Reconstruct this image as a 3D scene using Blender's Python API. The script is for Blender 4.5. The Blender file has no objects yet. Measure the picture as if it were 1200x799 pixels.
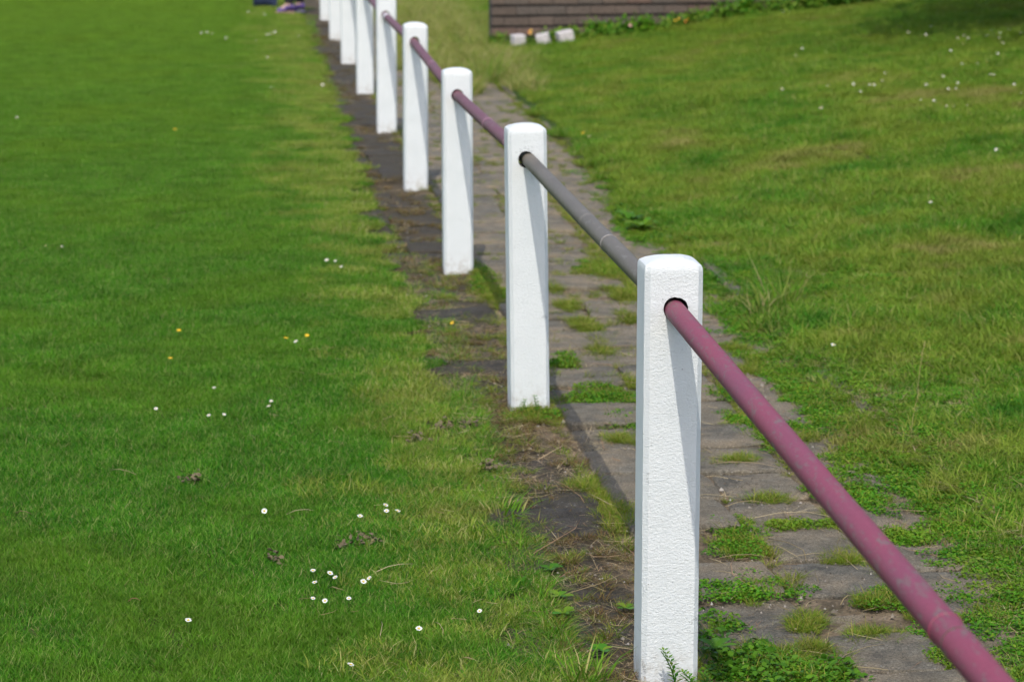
import bpy, bmesh, math, random
import numpy as np
from mathutils import Vector, noise as mnoise
R = math.radians
rng = np.random.default_rng(7); random.seed(7)
SC = bpy.context.scene
COL = SC.collection

# ------------------------------------------------------------------ camera, sky, sun, exposure
CAMP = (-0.9058, -5.2930, 1.7864); YAW, PIT = 0.104749, 0.190313
FPX = 3000.0; PW, PH = 1200.0, 799.0
cd = bpy.data.cameras.new('camera'); cam = bpy.data.objects.new('camera', cd); COL.objects.link(cam)
cam.location = CAMP; cam.rotation_euler = (math.pi/2 - PIT, 0, -YAW)
cd.lens = 90.0; cd.sensor_width = 36.0; cd.clip_start = 0.05; cd.clip_end = 3000
cd.dof.use_dof = True; cd.dof.focus_distance = 5.7; cd.dof.aperture_fstop = 7.1
SC.camera = cam
SUN_DIR = Vector((-0.112, -0.600, 0.792)).normalized()      # towards the sun
w = bpy.data.worlds.new('World'); SC.world = w; w.use_nodes = True
nt = w.node_tree; bg = nt.nodes['Background']
sky = nt.nodes.new('ShaderNodeTexSky'); sky.sky_type = 'NISHITA'; sky.sun_disc = False
sky.sun_elevation = math.asin(SUN_DIR.z); sky.sun_rotation = math.atan2(SUN_DIR.x, SUN_DIR.y) % (2*math.pi)
sky.air_density = 1.0; sky.dust_density = 2.0; sky.ozone_density = 1.0
nt.links.new(sky.outputs[0], bg.inputs[0]); bg.inputs[1].default_value = 0.15
sd = bpy.data.lights.new('sun', 'SUN'); sun = bpy.data.objects.new('sun', sd); COL.objects.link(sun)
sd.energy = 2.1; sd.angle = R(0.5); sd.color = (1.0, 0.95, 0.87)
sun.rotation_euler = SUN_DIR.to_track_quat('Z', 'Y').to_euler()
SC.view_settings.view_transform = 'Standard'; SC.view_settings.look = 'None'
SC.view_settings.exposure = 0.66; SC.view_settings.gamma = 1.0
SC.cycles.use_denoising = True; SC.cycles.denoising_prefilter = 'ACCURATE'; SC.cycles.max_bounces = 6; SC.cycles.diffuse_bounces = 3; SC.cycles.transmission_bounces = 3; SC.cycles.transparent_max_bounces = 4

# ------------------------------------------------------------------ ground height, pixel -> ground
def sstep(a, b, x):
    t = np.clip((x-a)/(b-a), 0, 1); return t*t*(3-2*t)
def wob(x, y):
    return (np.sin(x*1.7+y*.6)+np.sin(y*1.1-x*.8+1.3)+np.sin(x*3.1-y*2.3+.4)*.6)/2.6
def gz(x, y):
    x = np.asarray(x, float); y = np.asarray(y, float)
    t = np.maximum(0, x-1.1); bank = .115*t*t/(t+.5)
    bank = np.where(bank > 1.2, 1.2+.4*np.tanh((bank-1.2)/.8), bank)
    inside = sstep(-.36, -.26, x)*(1-sstep(1.02, 1.10, x))
    off = sstep(.2, 2.5, np.maximum(x-1.1, -.3-x))
    return bank + off*.030*wob(x*.8, y*.8) - .032*inside + .012*(1-inside)
cy_, sy_, cp_, sp_ = math.cos(YAW), math.sin(YAW), math.cos(PIT), math.sin(PIT)
CF = np.array([sy_*cp_, cy_*cp_, -sp_]); CR = np.array([cy_, -sy_, 0.]); CU = np.cross(CR, CF)
C0 = np.array(CAMP)
def at(px, py, z=None):
    """ground point seen at a photograph pixel (arrays allowed)"""
    px = np.asarray(px, float); py = np.asarray(py, float)
    d = CF + CR*((px-PW/2)/FPX)[..., None] - CU*((py-PH/2)/FPX)[..., None]
    h = np.zeros_like(px)
    for _ in range(1 if z is not None else 25):
        zz = z if z is not None else h
        t = (zz-C0[2])/d[..., 2]; p = C0 + d*t[..., None]
        h = h*.4+.6*np.maximum(gz(p[..., 0], p[..., 1]), 0)
    return p

# ------------------------------------------------------------------ tagging
def tag(o, label=None, cat=None, group=None, kind=None):
    if label: o['label'] = label
    if cat: o['category'] = cat
    if group: o['group'] = group
    if kind: o['kind'] = kind
    return o
def link(name, me, parent=None, loc=None):
    o = bpy.data.objects.new(name, me); COL.objects.link(o)
    if parent: o.parent = parent
    if loc is not None: o.location = loc
    return o
def empty(name, loc, rz=0):
    o = bpy.data.objects.new(name, None); COL.objects.link(o); o.location = loc; o.rotation_euler.z = rz
    o.empty_display_size = .1
    return o

# ------------------------------------------------------------------ materials
def mat(name):
    m = bpy.data.materials.new(name); m.use_nodes = True
    n = m.node_tree; b = n.nodes['Principled BSDF']
    return m, n, b
def N(n, t, **kw):
    o = n.nodes.new(t)
    for k, v in kw.items(): setattr(o, k, v)
    return o
def noise_node(n, scale, detail=4, rough=.6, vec=None, dist=0):
    o = N(n, 'ShaderNodeTexNoise'); o.inputs['Scale'].default_value = scale; o.inputs['Detail'].default_value = detail
    o.inputs['Roughness'].default_value = rough; o.inputs['Distortion'].default_value = dist
    if vec is not None: n.links.new(vec, o.inputs['Vector'])
    return o.outputs['Fac']
def ramp(n, fac, stops):
    o = N(n, 'ShaderNodeValToRGB'); e = o.color_ramp.elements
    while len(e) < len(stops): e.new(.5)
    for i, (p, c) in enumerate(stops):
        e[i].position = p; e[i].color = (*c, 1) if len(c) == 3 else c
    n.links.new(fac, o.inputs[0]); return o.outputs[0]
def mixc(n, fac, a, b, blend='MIX'):
    o = N(n, 'ShaderNodeMix', data_type='RGBA', blend_type=blend)
    for s, v in ((o.inputs[0], fac), (o.inputs[6], a), (o.inputs[7], b)):
        if hasattr(v, 'is_linked'): n.links.new(v, s)
        elif isinstance(v, tuple): s.default_value = (*v, 1)
        else: s.default_value = v
    return o.outputs[2]
def math_(n, op, a, b=0.0, clamp=False):
    o = N(n, 'ShaderNodeMath', operation=op, use_clamp=clamp)
    for s, v in zip(o.inputs, (a, b)):
        if hasattr(v, 'is_linked'): n.links.new(v, s)
        else: s.default_value = v
    return o.outputs[0]
def bump(n, b, h, strength=.5, dist=.002):
    o = N(n, 'ShaderNodeBump'); o.inputs['Strength'].default_value = strength; o.inputs['Distance'].default_value = dist
    n.links.new(h, o.inputs['Height']); n.links.new(o.outputs[0], b.inputs['Normal'])
def pos(n): return N(n, 'ShaderNodeNewGeometry').outputs['Position']
def objc(n): return N(n, 'ShaderNodeTexCoord').outputs['Object']
def orand(n): return N(n, 'ShaderNodeObjectInfo').outputs['Random']
def plain(name, col, rough=.7):
    m, n, b = mat(name)
    f = noise_node(n, 40, 4, .6, objc(n))
    c = ramp(n, f, [(.3, tuple(x*.75 for x in col)), (.7, tuple(min(1, x*1.2) for x in col))])
    n.links.new(c, b.inputs['Base Color']); b.inputs['Roughness'].default_value = rough
    return m

def foliage(name, cols, patch=None, transl=.3, rough=.55, pscale=.9, fine=None, far_tint=None):
    """per-blade colour from the 'rnd' attribute, patches from world noise, light passing through the blade"""
    m, n, b = mat(name)
    a = N(n, 'ShaderNodeAttribute', attribute_name='rnd').outputs['Fac']
    k = len(cols)
    c = ramp(n, a, [(i/(k-1) if k > 1 else 0, col) for i, col in enumerate(cols)])
    P = pos(n)
    if patch:
        f = noise_node(n, pscale, 5, .62, P, .4)
        for (lo, hi, col, amt) in patch:
            g = ramp(n, f, [(lo, (0, 0, 0)), (hi, (amt,)*3)]) if amt > 0 else ramp(n, f, [(lo, (.8,)*3), (hi, (0, 0, 0))])
            c = mixc(n, g, c, col)
    if far_tint:      # paler, yellower turf colour towards the far end of the pitch
        sp = N(n, 'ShaderNodeSeparateXYZ'); n.links.new(P, sp.inputs[0])
        mr = N(n, 'ShaderNodeMapRange'); mr.inputs[1].default_value, mr.inputs[2].default_value = far_tint[0], far_tint[1]; mr.inputs[4].default_value = far_tint[3]
        n.links.new(math_(n, 'ADD', sp.outputs[1], math_(n, 'MULTIPLY', noise_node(n, .35, 4, .6, P), 8.0)), mr.inputs[0]); c = mixc(n, mr.outputs[0], c, far_tint[2])
    f2 = noise_node(n, fine or 5.0, 3, .6, P)
    v = ramp(n, f2, [(.3, (.78,)*3), (.7, (1.22,)*3)])
    c = mixc(n, 1.0, c, v, 'MULTIPLY')
    n.links.new(c, b.inputs['Base Color']); b.inputs['Roughness'].default_value = rough
    b.inputs['Specular IOR Level'].default_value = .12
    tr = N(n, 'ShaderNodeBsdfTranslucent')
    tc = mixc(n, 1.0, c, (1.15, 1.2, .55), 'MULTIPLY'); n.links.new(tc, tr.inputs[0])
    mx = N(n, 'ShaderNodeMixShader'); mx.inputs[0].default_value = transl
    n.links.new(b.outputs[0], mx.inputs[1]); n.links.new(tr.outputs[0], mx.inputs[2])
    n.links.new(mx.outputs[0], n.nodes['Material Output'].inputs[0])
    return m

# ground under the grass: thatch, moss and soil
M_GROUND, n, b = mat('turf_soil')
P = pos(n)
f = noise_node(n, 1.1, 6, .65, P, .5); f2 = noise_node(n, 60, 4, .7, P)
c = ramp(n, f, [(.3, (.030, .060, .010)), (.5, (.045, .068, .012)), (.62, (.065, .065, .022)), (.75, (.080, .065, .034))])
c = mixc(n, 1.0, c, ramp(n, f2, [(.3, (.5,)*3), (.7, (1.4,)*3)]), 'MULTIPLY')
n.links.new(c, b.inputs['Base Color']); b.inputs['Roughness'].default_value = .95; b.inputs['Specular IOR Level'].default_value = .1
bump(n, b, f2, .8, .01)
# path bed: sandy soil between the slabs
M_BED, n, b = mat('sandy_soil')
P = pos(n)
f = noise_node(n, 5, 6, .7, P, .6); f2 = noise_node(n, 90, 5, .75, P)
c = ramp(n, f, [(.28, (.045, .036, .022)), (.45, (.115, .088, .055)), (.58, (.21, .158, .104)), (.75, (.10, .085, .04))])
sxp = N(n, 'ShaderNodeSeparateXYZ'); n.links.new(P, sxp.inputs[0])
c = mixc(n, ramp(n, math_(n, 'ADD', math_(n, 'MULTIPLY', sxp.outputs[0], -2.0), math_(n, 'MULTIPLY', f, .5)), [(.14, (0,)*3), (.32, (.7,)*3)]), c, (.042, .032, .018))
c = mixc(n, 1.0, c, ramp(n, f2, [(.3, (.55,)*3), (.7, (1.35,)*3)]), 'MULTIPLY')
n.links.new(c, b.inputs['Base Color']); b.inputs['Roughness'].default_value = .95; b.inputs['Specular IOR Level'].default_value = .15
bump(n, b, f2, .9, .008)
def slab_mat(name, base, moss, mossy):
    m, n, b = mat(name)
    P = pos(n); r = orand(n)
    f = noise_node(n, 14, 6, .7, P, .5); g = noise_node(n, 160, 5, .8, P); k = noise_node(n, 4.0, 5, .65, P, .3)
    vo = N(n, 'ShaderNodeTexVoronoi'); vo.inputs['Scale'].default_value = 55; n.links.new(P, vo.inputs['Vector'])
    c = ramp(n, f, [(.28, tuple(x*(.55-.15*mossy) for x in base)), (.5, base), (.72, tuple(x*(1.4+.5*mossy) for x in base))])
    c = mixc(n, math_(n, 'MULTIPLY', r, .3), c, tuple(x*t for x, t in zip(base, (1.8, 1.55, 1.2))))
    c = mixc(n, ramp(n, k, [(.5-mossy*.15, (0, 0, 0)), (.66, (.85,)*3)]), c, moss)
    g2 = noise_node(n, 330, 3, .8, P)
    c = mixc(n, 1.0, c, ramp(n, g, [(.34, (.42,)*3), (.66, (1.6,)*3)]), 'MULTIPLY')
    c = mixc(n, 1.0, c, ramp(n, g2, [(.32, (.6,)*3), (.68, (1.4,)*3)]), 'MULTIPLY')
    sp = math_(n, 'MULTIPLY', math_(n, 'LESS_THAN', vo.outputs['Distance'], .16), math_(n, 'GREATER_THAN', f, .56))
    c = mixc(n, math_(n, 'MULTIPLY', sp, .6), c, (.34, .33, .29))
    n.links.new(c, b.inputs['Base Color']); b.inputs['Roughness'].default_value = .85; b.inputs['Specular IOR Level'].default_value = .3
    h = math_(n, 'ADD', math_(n, 'MULTIPLY', f, .8), g)
    bump(n, b, h, 1.0, .008)
    return m
M_SLAB = slab_mat('weathered_concrete', (.130, .117, .090), (.265, .205, .130), .45)
M_SLABDARK = slab_mat('mossy_dark_concrete', (.046, .040, .032), (.055, .042, .020), .8)
M_KERB = slab_mat('kerb_concrete', (.14, .125, .105), (.10, .09, .045), .6)

def white_mat(name, spots=(), crack=None):
    m, n, b = mat(name)
    O = objc(n)
    mp = N(n, 'ShaderNodeMapping'); mp.inputs['Scale'].default_value = (1, 1, 1.35); n.links.new(O, mp.inputs[0])
    f = noise_node(n, 185, 4, .7, mp.outputs[0], .25); g = noise_node(n, 520, 3, .7, O); d = noise_node(n, 7, 5, .6, O)
    vo = N(n, 'ShaderNodeTexVoronoi'); vo.inputs['Scale'].default_value = 62; n.links.new(mp.outputs[0], vo.inputs['Vector'])
    pit = math_(n, 'MULTIPLY', math_(n, 'LESS_THAN', vo.outputs['Distance'], .13), math_(n, 'GREATER_THAN', f, .60))
    c = ramp(n, d, [(.3, (.645, .665, .655)), (.7, (.685, .70, .69))])
    c = mixc(n, math_(n, 'MULTIPLY', pit, .75), c, (.16, .16, .15))
    # scuffed, splashed foot
    sx = N(n, 'ShaderNodeSeparateXYZ'); n.links.new(O, sx.inputs[0])
    low = ramp(n, sx.outputs['Z'], [(.0, (1,)*3), (.09, (0, 0, 0))])
    dirt = ramp(n, noise_node(n, 38, 5, .75, O), [(.46, (0,)*3), (.64, (.7,)*3)])
    c = mixc(n, mixc(n, 1.0, low, dirt, 'MULTIPLY'), c, (.36, .31, .24))
    for (sx_, sz_, rx_, rz_, amt) in spots:      # dark scuffs, chips round the hole
        dx = math_(n, 'DIVIDE', math_(n, 'SUBTRACT', sx.outputs['X'], sx_), rx_); dz = math_(n, 'DIVIDE', math_(n, 'SUBTRACT', sx.outputs['Z'], sz_), rz_)
        r2 = math_(n, 'ADD', math_(n, 'MULTIPLY', dx, dx), math_(n, 'MULTIPLY', dz, dz))
        k2 = math_(n, 'SUBTRACT', 1.0, r2, True)
        sn = noise_node(n, 190, 4, .7, mp.outputs[0], .8)
        c = mixc(n, math_(n, 'MULTIPLY', math_(n, 'GREATER_THAN', math_(n, 'ADD', sn, math_(n, 'MULTIPLY', k2, .24)), .76), math_(n, 'MULTIPLY', math_(n, 'GREATER_THAN', k2, .02), amt)), c, (.10, .10, .095))
    if crack:
        cz = math_(n, 'ABSOLUTE', math_(n, 'SUBTRACT', math_(n, 'ADD', sx.outputs['Z'], math_(n, 'MULTIPLY', noise_node(n, 30, 3, .6, O), .012)), crack))
        c = mixc(n, math_(n, 'MULTIPLY', math_(n, 'LESS_THAN', cz, .0009), .35), c, (.3, .3, .29))
    n.links.new(c, b.inputs['Base Color']); b.inputs['Roughness'].default_value = .55; b.inputs['Specular IOR Level'].default_value = .35
    h = math_(n, 'SUBTRACT', math_(n, 'ADD', f, math_(n, 'MULTIPLY', g, .35)), math_(n, 'MULTIPLY', pit, .9))
    bump(n, b, h, 1.0, .0034)
    return m
M_WHITE = white_mat('white_masonry_paint')
M_WHITE1 = white_mat('scuffed_white_paint', [(.054, .135, .022, .016, .6), (-.056, .03, .012, .05, .6), (-.003, .825, .042, .045, .35), (-.054, .45, .008, .04, .4)], .112)
M_WHITE2 = white_mat('chipped_white_paint', [(-.004, .822, .050, .042, .9), (.05, .30, .02, .02, .5)])
M_HOLESHADE = plain('hole_shade_black', (.012, .012, .011), .9)  # near-black colour stands in for the shade inside the rail holes

def pipe_mat(name, paint, paint2, metal, wear, rough=.6):
    m, n, b = mat(name)
    O = objc(n)
    mp = N(n, 'ShaderNodeMapping'); mp.inputs['Scale'].default_value = (1, .35, 1); n.links.new(O, mp.inputs[0])
    f = noise_node(n, 48, 6, .74, mp.outputs[0], .5); k = noise_node(n, 5, 4, .6, mp.outputs[0]); g = noise_node(n, 220, 4, .7, O)
    c = mixc(n, ramp(n, k, [(.35, (0,)*3), (.65, (1,)*3)]), paint, paint2)
    sc = noise_node(n, 130, 4, .7, mp.outputs[0], .3)
    wr = ramp(n, math_(n, 'MAXIMUM', f, math_(n, 'SUBTRACT', sc, .03)), [(wear+.01, (0,)*3), (wear+.06, (.8,)*3)])
    c = mixc(n, wr, c, metal)
    c = mixc(n, 1.0, c, ramp(n, g, [(.3, (.82,)*3), (.7, (1.15,)*3)]), 'MULTIPLY')
    n.links.new(c, b.inputs['Base Color']); b.inputs['Roughness'].default_value = rough; b.inputs['Specular IOR Level'].default_value = .4
    h = math_(n, 'SUBTRACT', math_(n, 'MULTIPLY', g, .5), math_(n, 'MULTIPLY', wr, .8))
    bump(n, b, h, .35, .0012)
    return m
M_MAROON = pipe_mat('worn_maroon_paint', (.185, .046, .080), (.225, .040, .070), (.155, .115, .105), .55)
M_MAROON2 = pipe_mat('faded_maroon_paint', (.125, .042, .056), (.155, .046, .064), (.18, .14, .13), .56)
M_STEEL = pipe_mat('weathered_grey_steel', (.105, .086, .062), (.135, .113, .085), (.17, .15, .125), .56, .55)
M_RING = pipe_mat('scuffed_bare_steel', (.19, .17, .145), (.26, .235, .21), (.12, .10, .085), .52)
M_RINGPINK = pipe_mat('scuffed_pink_joint', (.36, .20, .24), (.33, .16, .20), (.42, .36, .36), .55)
M_WHITEBAND = plain('white_paint_band', (.74, .73, .74), .6)

M_BRICK, n, b = mat('brown_brick')
r = orand(n); O = pos(n)
c = ramp(n, r, [(0, (.086, .064, .050)), (.35, (.112, .082, .064)), (.65, (.090, .074, .062)), (.85, (.140, .108, .085)), (1, (.120, .070, .054))])
f = noise_node(n, 45, 5, .7, O)
c = mixc(n, 1.0, c, ramp(n, f, [(.3, (.6,)*3), (.7, (1.3,)*3)]), 'MULTIPLY')
n.links.new(c, b.inputs['Base Color']); b.inputs['Roughness'].default_value = .9; bump(n, b, f, .6, .006)
M_MORTAR = plain('dark_mortar', (.040, .034, .030), .95)
M_STONE = plain('pale_painted_stone', (.50, .46, .455), .8)
M_BARK = plain('bark', (.09, .07, .05), .95)
M_DAISY = plain('daisy_white', (.72, .71, .67), .7)
M_YOLK = plain('daisy_yellow', (.70, .45, .03), .7)
M_GOLD = plain('dandelion_yellow', (.78, .46, .01), .6)
M_ORANGE = plain('orange_petal', (.72, .22, .03), .6)
M_STEM = plain('flower_stem', (.07, .13, .02), .6)

# grass and leaves
LAWNC = [(.026, .128, .008), (.046, .190, .010), (.080, .245, .013), (.135, .275, .026), (.32, .31, .13)]
M_LAWN = foliage('lawn_blade', LAWNC, [(.47, .66, (.135, .240, .018), .65), (.66, .80, (.19, .19, .05), .45)], .42, pscale=.8, far_tint=(7, 30, (.165, .270, .025), .85))
M_LAWNY = foliage('yellowing_lawn_blade', [(.080, .205, .012), (.140, .262, .018), (.205, .290, .028), (.28, .30, .06), (.45, .41, .19)], [(.48, .64, (.26, .27, .06), .55)], .40, pscale=2.2)
M_BANK = foliage('bank_blade', [(.046, .165, .011), (.090, .232, .015), (.145, .268, .021), (.21, .275, .038), (.37, .33, .13)],
                 [(.32, .44, (.034, .165, .010), -1), (.45, .58, (.225, .275, .036), .75), (.575, .67, (.30, .25, .095), .8)], .40, pscale=1.5, far_tint=(8, 34, (.175, .262, .025), .6))
M_ROUGH = foliage('rough_blade', [(.060, .190, .010), (.100, .230, .012), (.15, .25, .02), (.25, .25, .06), (.40, .34, .16)], None, .3)
M_LEAF = foliage('weed_leaf', [(.040, .160, .010), (.062, .20, .010), (.10, .228, .012), (.16, .235, .02)], [(.5, .66, (.17, .19, .02), .6)], .28, .5, 2.5)
M_DARKLEAF = foliage('dark_weed_leaf', [(.035, .105, .010), (.055, .145, .010), (.085, .19, .012)], None, .25, .45)
M_MOSSG = foliage('joint_grass', [(.080, .170, .010), (.125, .205, .012), (.19, .215, .02), (.30, .25, .08)], [(.5, .68, (.17, .16, .03), .6)], .3, pscale=3)
M_STRAW = foliage('dry_straw', [(.22, .16, .08), (.36, .28, .15), (.50, .41, .25), (.30, .16, .09)], None, .15, .7)
M_RUST = foliage('rusty_weed', [(.115, .062, .030), (.155, .092, .042), (.14, .115, .035), (.095, .105, .02)], None, .2, .7)
M_SHRUB = foliage('garden_leaf', [(.035, .105, .010), (.065, .175, .012), (.11, .21, .018), (.17, .23, .03)], None, .25, .5)
M_CROWN = foliage('crown_leaf', [(.030, .075, .012), (.045, .105, .015), (.065, .13, .02)], None, .2, .5)

# ------------------------------------------------------------------ numpy meshes
def np_mesh(name, V, F, mats, rnd=None, midx=None, smooth=False):
    """V (n,3); F list of equally long face arrays (k,3) / (k,4)"""
    me = bpy.data.meshes.new(name)
    V = np.asarray(V, np.float32); me.vertices.add(len(V)); me.vertices.foreach_set('co', V.ravel())
    li = np.concatenate([f.ravel() for f in F]).astype(np.int32)
    sz = np.concatenate([np.full(len(f), f.shape[1]) for f in F]).astype(np.int32)
    me.loops.add(len(li)); me.loops.foreach_set('vertex_index', li)
    me.polygons.add(len(sz)); st = np.concatenate([[0], np.cumsum(sz)[:-1]]).astype(np.int32)
    me.polygons.foreach_set('loop_start', st); me.polygons.foreach_set('loop_total', sz)
    if midx is not None: me.polygons.foreach_set('material_index', np.asarray(midx, np.int32))
    if smooth: me.polygons.foreach_set('use_smooth', np.ones(len(sz), bool))
    for m in mats: me.materials.append(m)
    if rnd is not None:
        a = me.attributes.new('rnd', 'FLOAT', 'POINT'); a.data.foreach_set('value', np.asarray(rnd, np.float32))
    me.update(calc_edges=True); me.validate(); return me

def blades(n, spread, h, w, lean, bend, square=False, rs=None, hv=.35, skew=1.0):
    """n bent grass blades round the origin -> V, F, rnd"""
    rs = rs or rng
    if square: bx, by = rs.uniform(-spread, spread, n), rs.uniform(-spread, spread, n)
    else:
        a = rs.uniform(0, 2*np.pi, n); q = spread*np.sqrt(rs.uniform(0, 1, n)); bx, by = q*np.cos(a), q*np.sin(a)
    az = rs.uniform(0, 2*np.pi, n)
    if not square: az = np.arctan2(by, bx)+rs.normal(0, .9, n)
    H = h*np.clip(rs.normal(1, hv, n), .35, 2.0); W = w*rs.uniform(.7, 1.3, n)
    ln = np.abs(rs.normal(lean, lean*.6, n)); bd = rs.normal(bend, bend*.5, n)
    dx, dy = np.cos(az), np.sin(az)
    tw = az+np.pi/2+rs.normal(0, .9, n); sx, sy = np.cos(tw), np.sin(tw)
    def ptl(t, hw):
        off = H*(ln*t+bd*t*t); z = H*t*(1-.25*np.clip(ln+bd*t, 0, 1.5)**2*t)
        x, y = bx+dx*off, by+dy*off
        return np.stack([x+sx*W*hw, y+sy*W*hw, np.maximum(z, .001)], -1)
    V = np.stack([ptl(0, -.5), ptl(0, .5), ptl(.55, .42), ptl(.55, -.42), ptl(1, 0)], 1)  # n,5,3
    i = np.arange(n)[:, None]*5
    q = i+np.array([[0, 1, 2, 3]]); t = i+np.array([[3, 2, 4]])
    return V.reshape(-1, 3), [q, t], np.repeat(rs.uniform(0, 1, n)**skew, 5)

def leaves(cen, nor, size, asp=.55, rs=None, fold=.12):
    """rhomb-and-fold leaves at points cen with normals nor"""
    rs = rs or rng
    n = len(cen); nor = nor/np.linalg.norm(nor, axis=1, keepdims=True)
    t = rs.normal(size=(n, 3)); t -= nor*np.sum(t*nor, 1, keepdims=True); t /= np.linalg.norm(t, axis=1, keepdims=True)
    bt = np.cross(nor, t); s = (size*rs.uniform(.65, 1.35, n))[:, None]
    A = cen-t*s*.5; B = cen+t*s*.5; m1 = cen-t*s*.08+bt*s*asp*.5+nor*s*fold; m2 = cen-t*s*.08-bt*s*asp*.5+nor*s*fold
    m3 = cen+t*s*.28+bt*s*asp*.36+nor*s*fold*.7; m4 = cen+t*s*.28-bt*s*asp*.36+nor*s*fold*.7
    V = np.stack([A, m1, m3, B, m4, m2], 1).reshape(-1, 3)
    i = np.arange(n)[:, None]*6
    q1 = i+np.array([[0, 3, 2, 1]]); q2 = i+np.array([[0, 5, 4, 3]])
    return V, [q1, q2], np.repeat(rs.uniform(0, 1, n), 6)

def merge(parts):
    Vs, Fs, Rs, Ms = [], {}, [], {}
    o = 0
    for V, F, r, mi in parts:
        Vs.append(V); Rs.append(r)
        for f in F:
            Fs.setdefault(f.shape[1], []).append(f+o); Ms.setdefault(f.shape[1], []).append(np.full(len(f), mi))
        o += len(V)
    ks = sorted(Fs)
    return np.concatenate(Vs), [np.concatenate(Fs[k]) for k in ks], np.concatenate(Rs), np.concatenate([np.concatenate(Ms[k]) for k in ks])
def tube_np(pts, rads, seg=6, rv=.5):
    pts = np.asarray(pts, float); k = len(pts); rads = np.broadcast_to(rads, k)
    V = []
    for i in range(k):
        t = pts[min(i+1, k-1)]-pts[max(i-1, 0)]; t /= np.linalg.norm(t)+1e-9
        u = np.cross(t, [0.3, .1, 1.0] if abs(t[2]) < .9 else [1, 0.1, 0]); u /= np.linalg.norm(u); v = np.cross(t, u)
        a = np.arange(seg)*2*np.pi/seg
        V.append(pts[i]+rads[i]*(np.cos(a)[:, None]*u+np.sin(a)[:, None]*v))
    V = np.concatenate(V); F = []
    for i in range(k-1):
        for j in range(seg):
            F.append([i*seg+j, i*seg+(j+1) % seg, (i+1)*seg+(j+1) % seg, (i+1)*seg+j])
    F = np.array(F)
    V = np.concatenate([V, pts[:1], pts[-1:]]); c0, c1 = len(V)-2, len(V)-1
    T = np.array([[c0, (j+1) % seg, j] for j in range(seg)]+[[c1, (k-1)*seg+j, (k-1)*seg+(j+1) % seg] for j in range(seg)])
    return V, [F, T], np.full(len(V), rv)

def scatter(name, kind_label, protos, P, rot, scl, idx, tiltx=None):
    """one object: instances the prototype meshes (kept out of the scene) on points by geometry nodes"""
    me = bpy.data.meshes.new(name); P = np.asarray(P, np.float32)
    me.vertices.add(len(P)); me.vertices.foreach_set('co', P.ravel())
    for nm, tp, dat in (('rot', 'FLOAT', rot), ('scl', 'FLOAT', scl), ('idx', 'INT', idx)):
        a = me.attributes.new(nm, tp, 'POINT'); a.data.foreach_set('value', np.asarray(dat, np.float32 if tp == 'FLOAT' else np.int32))
    o = link(name, me); tag(o, kind='stuff', label=kind_label)
    g = bpy.data.node_groups.new(name+'_scatter', 'GeometryNodeTree')
    g.interface.new_socket('Geometry', in_out='INPUT', socket_type='NodeSocketGeometry')
    g.interface.new_socket('Geometry', in_out='OUTPUT', socket_type='NodeSocketGeometry')
    gi = g.nodes.new('NodeGroupInput'); go = g.nodes.new('NodeGroupOutput')
    jn = g.nodes.new('GeometryNodeJoinGeometry')
    for pm in reversed(protos):
        po = bpy.data.objects.new(pm.name, pm)
        oi = g.nodes.new('GeometryNodeObjectInfo'); oi.inputs['Object'].default_value = po; oi.inputs['As Instance'].default_value = False
        gt = g.nodes.new('GeometryNodeGeometryToInstance')
        g.links.new(oi.outputs['Geometry'], gt.inputs[0]); g.links.new(gt.outputs[0], jn.inputs[0])
    ip = g.nodes.new('GeometryNodeInstanceOnPoints'); ip.inputs['Pick Instance'].default_value = True
    def at_(nm, tp):
        q = g.nodes.new('GeometryNodeInputNamedAttribute'); q.data_type = tp; q.inputs['Name'].default_value = nm
        return q.outputs['Attribute']
    cx = g.nodes.new('ShaderNodeCombineXYZ'); g.links.new(at_('rot', 'FLOAT'), cx.inputs[2])
    er = g.nodes.new('FunctionNodeEulerToRotation'); g.links.new(cx.outputs[0], er.inputs[0])
    g.links.new(gi.outputs[0], ip.inputs['Points']); g.links.new(jn.outputs[0], ip.inputs['Instance'])
    g.links.new(at_('idx', 'INT'), ip.inputs['Instance Index']); g.links.new(er.outputs[0], ip.inputs['Rotation'])
    g.links.new(at_('scl', 'FLOAT'), ip.inputs['Scale']); g.links.new(ip.outputs[0], go.inputs[0])
    md = o.modifiers.new('scatter', 'NODES'); md.node_group = g
    return o
def rs_scatter(name, lab, protos, P, smin, smax):
    n = len(P); return scatter(name, lab, protos, P, rng.uniform(0, 6.283, n), rng.uniform(smin, smax, n), rng.integers(0, len(protos), n))

# ------------------------------------------------------------------ the ground, one sheet to the horizon
xs = np.concatenate([[-900, -300, -100, -40, -20], np.arange(-12, -.5, .25), np.arange(-.5, 1.4, .04), np.arange(1.4, 16, .2), [20, 40, 100, 300, 900]])
ys = np.concatenate([[-900, -300, -100, -40, -20], np.arange(-10, 34, .2), [36, 40, 50, 100, 300, 900]])
X, Y = np.meshgrid(xs, ys); Z = gz(X, Y)
nx, ny = len(xs), len(ys)
I = (np.arange(ny-1)[:, None]*nx+np.arange(nx-1)[None]).ravel()
tag(link('ground', np_mesh('ground', np.stack([X, Y, Z], -1).reshape(-1, 3), [np.stack([I, I+1, I+nx+1, I+nx], 1)], [M_GROUND], smooth=True)),
    'grassy ground with a bank rising to the right', kind='structure')

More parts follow.
